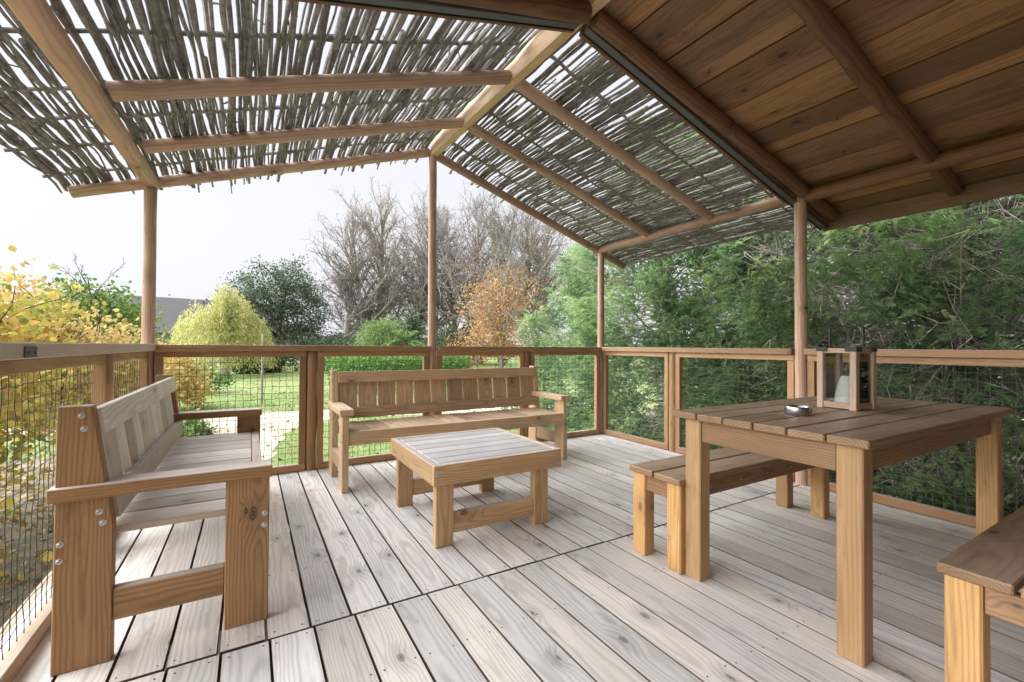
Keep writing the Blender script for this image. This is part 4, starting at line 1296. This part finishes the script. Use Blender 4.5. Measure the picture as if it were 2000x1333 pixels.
def conifer(label, x, y, rad, h, n, seed, twiggy=.3, spire=False, dens_low=1.0, face=None, cover=1.0):
    R_ = np.random.default_rng(seed)
    t = thing('yew_tree', label, 'tree', (x, y, GZ), 'evergreen trees along the right railing')
    ph = R_.uniform(0, 6.28, 6)
    def prof(f):
        return (1 - f) ** .75 * (1 - .2 * f) + .04 if spire else np.clip(np.sin(np.pi * np.clip(.22 + .76 * f, 0, 1)) ** .6, .05, 1)
    def lump(th, z):
        return 1 + .16 * np.sin(3 * th + 2.1 * z + ph[0]) + .13 * np.sin(5 * th - 3.3 * z + ph[1]) + .10 * np.sin(9 * th + 6 * z + ph[2])
    # branches
    P0, P1, A0, A1 = [], [], [], []
    tr = [np.array([x, y, GZ - .05])]
    for i in range(8):
        tr.append(tr[-1] + np.array([R_.normal(0, .05), R_.normal(0, .05), h * .97 / 8]))
    for i in range(8):
        P0.append(tr[i]); P1.append(tr[i + 1] + [0, 0, .02]); A0.append(rad * .085 * (1 - i / 9)); A1.append(rad * .085 * (1 - (i + 1) / 9))
    fac = math.atan2(-y + 1.5, -x + 1.0) if face is None else face
    nb_ = int((120 if spire else 230) * (1 + twiggy))
    for i in range(nb_):
        f = R_.uniform(.03, .95); z = GZ + f * h
        th = fac + R_.normal(0, 1.15)
        L = rad * prof(f) * lump(th, z) * R_.uniform(.6, .98)
        k = min(int(f / .97 * 8), 7)
        p = tr[k] * 1.0; p[2] = z
        d = np.array([math.cos(th), math.sin(th), R_.normal(.18, .25)])
        r = R_.uniform(.006, .016) * (rad ** .5)
        for j in range(5):
            q = p + d * L / 5
            P0.append(p); P1.append(q); A0.append(r * (1 - j * .17)); A1.append(r * (1 - (j + 1) * .17))
            for m_ in range(2 if j > 0 else 0):
                if R_.random() < .35 + twiggy:
                    e = d * .6 + R_.normal(0, .75, 3); e /= np.linalg.norm(e)
                    l2 = R_.uniform(.10, .42)
                    mid = q + e * l2 * .5 + R_.normal(0, .02, 3); end = mid + (e + R_.normal(0, .35, 3)) * l2 * .5
                    P0.append(q); P1.append(mid); A0.append(.0042); A1.append(.0032)
                    P0.append(mid); P1.append(end); A0.append(.0032); A1.append(.0016)
                    if R_.random() < .7:
                        e2 = e + R_.normal(0, .8, 3)
                        P0.append(mid); P1.append(mid + e2 * .14); A0.append(.0025); A1.append(.0012)
            p = q; d = d + R_.normal(0, .16, 3)
    P0, P1, A0, A1 = map(np.array, (P0, P1, A0, A1))
    lim = np.where(np.maximum(P0[:, 2], P1[:, 2]) > 1.85, 4.32, 3.88)
    ok = (np.minimum(P0[:, 0], P1[:, 0]) > lim) | ((np.minimum(P0[:, 1], P1[:, 1]) > 4.5) & (np.minimum(P0[:, 0], P1[:, 0]) > 4.5))
    P0, P1, A0, A1 = P0[ok], P1[ok], A0[ok], A1[ok]
    skel_obj('trunk', t, (P0, P1, A0, A1, None), M_DEAD, .012)
    # clumped sprays
    nc = n // 22
    Bp, Ax, T = [], [], []
    for i in range(nc):
        f = R_.random() ** (1.0 if not spire else 1.5)
        if f < .3 and R_.random() > dens_low: continue
        z = GZ + f * h
        th = fac + R_.normal(0, 1.25)
        patch = math.sin(2.2 * th + 1.9 * z + ph[3]) + math.sin(3.7 * th - 2.6 * z + ph[4])
        if patch < -.75 * cover - .1 and R_.random() < .75 * (1 - .3 * cover): continue
        r = rad * prof(f) * lump(th, z) * R_.choice([R_.uniform(.84, 1.05), R_.uniform(.5, .85)], p=[.72, .28])
        c = np.array([x + math.cos(th) * r, y + math.sin(th) * r, z])
        k = int(R_.integers(16, 38))
        o_ = np.array([math.cos(th), math.sin(th), R_.uniform(-.15, .55)])
        Bp.append(c + R_.normal(0, .085, (k, 3)) + o_ * R_.uniform(-.1, .1, (k, 1)))
        Ax.append(o_ + R_.normal(0, .55, (k, 3)))
        tt = np.clip(R_.normal(.36, .2) + .17 * patch * .5 + .18 * (f - .35) + (.15 if R_.random() < .08 else 0), 0, .92)
        T.append(np.clip(tt + R_.normal(0, .07, k), 0, 1))
    Bp, Ax, T = np.vstack(Bp), np.vstack(Ax), np.concatenate(T)
    ok = (Bp[:, 0] > np.where(Bp[:, 2] > 1.85, 4.38, 3.98)) | ((Bp[:, 1] > 4.5) & (Bp[:, 0] > 4.25))
    Bp, Ax, T = Bp[ok], Ax[ok], T[ok]
    link('crown', sprays(R_, Bp, Ax, R_.uniform(.075, .15, len(Bp)), T, G_YEW), t)
    return t

conifer('slender pointed conifer just left of the right front corner post', 5.95, 7.3, .95, 3.75, 5200, 101, .1, True)
conifer('short pointed conifer at the right edge of the copper leaved tree', 5.75, 8.6, .85, 2.6, 3000, 102, .1, True)
conifer('dense feathery yew filling the view right of the right front corner post', 5.75, 4.7, 1.62, 5.2, 17500, 103, .1, cover=1.6)
conifer('feathery yew behind the tall post under the lodge eaves', 5.8, 2.75, 1.5, 5.4, 14500, 104, .6, cover=1.3)
conifer('thin twiggy yew with bare inner branches behind the lantern', 5.75, 1.35, 1.5, 5.0, 9500, 105, 2.2, cover=.7)
conifer('twiggy yew with grey dead branches at the right edge behind the dining table', 5.7, .0, 1.5, 5.2, 9000, 106, 2.2, cover=.7)
conifer('tall dark yew standing farther back behind the twiggy yew', 8.0, 2.2, 1.9, 6.4, 9500, 107, .3)
conifer('tall dark yew standing farther back behind the dense feathery yew', 8.2, 5.6, 1.9, 6.0, 9500, 108, .2)
conifer('dark yew farther back at the right edge of the picture', 8.0, -1.0, 1.9, 6.4, 5500, 109, .5)

# ================================================================== GRASS AND FALLEN LEAVES
R_ = np.random.default_rng(71)
n = 46000
x = R_.uniform(-3.5, 6.5, n); y = 4.8 + 13 * R_.random(n) ** 1.3
onpath = ((y > 10.3) & (y < 13.3) & (x < 2) & (y - 11.7 < .9 + x * .05) & (y - 11.7 > -.9)) | ((np.abs(x - .05) < .36) & (y < 10.4)) | ((x > 1.0) & (np.abs(y - (12.1 - .2 * (x - 1.8))) < .8)) | ((x < -1.2) & (y < 9))
keep = ~onpath
C = np.stack([x, y, np.full(n, GZ)], 1)[keep]; n = len(C)
D = np.tile([0, 0, 1.0], (n, 1)) + R_.normal(0, .45, (n, 3))
g = link('lawn_grass', leaf_mesh('lawn_grass', C, R_.uniform(.035, .085, n), np.clip(.35 + .3 * np.sin(C[:, 0] * 1.3) * np.sin(C[:, 1]) + R_.normal(0, .25, n), 0, 1), G_GRASS, R_, .12, D=D))
g['kind'] = 'stuff'; g['label'] = 'short green grass with straw coloured patches beyond the deck'; g['category'] = 'grass'
n = 5200
C = np.stack([R_.uniform(-6, -.8, n), R_.uniform(0, 9, n), np.full(n, GZ + .02) + R_.random(n) * .03], 1)
C2 = np.stack([R_.uniform(-4, 8, 2600), R_.uniform(5, 30, 2600), np.full(2600, GZ + .02)], 1)
C3 = np.stack([R_.uniform(3.9, 7, 2500), R_.uniform(-2, 6, 2500), np.full(2500, GZ + .02) + R_.random(2500) * .04], 1)
C = np.vstack([C, C2, C3]); n = len(C)
D = R_.normal(0, 1, (n, 3)); D[:, 2] *= .12
g = link('fallen_leaves', leaf_mesh('fallen_leaves', C, R_.uniform(.05, .1, n), R_.random(n), G_LITTER, R_, .75, D=D))
g['kind'] = 'stuff'; g['label'] = 'fallen brown and yellow leaves scattered over the ground'; g['category'] = 'leaves'
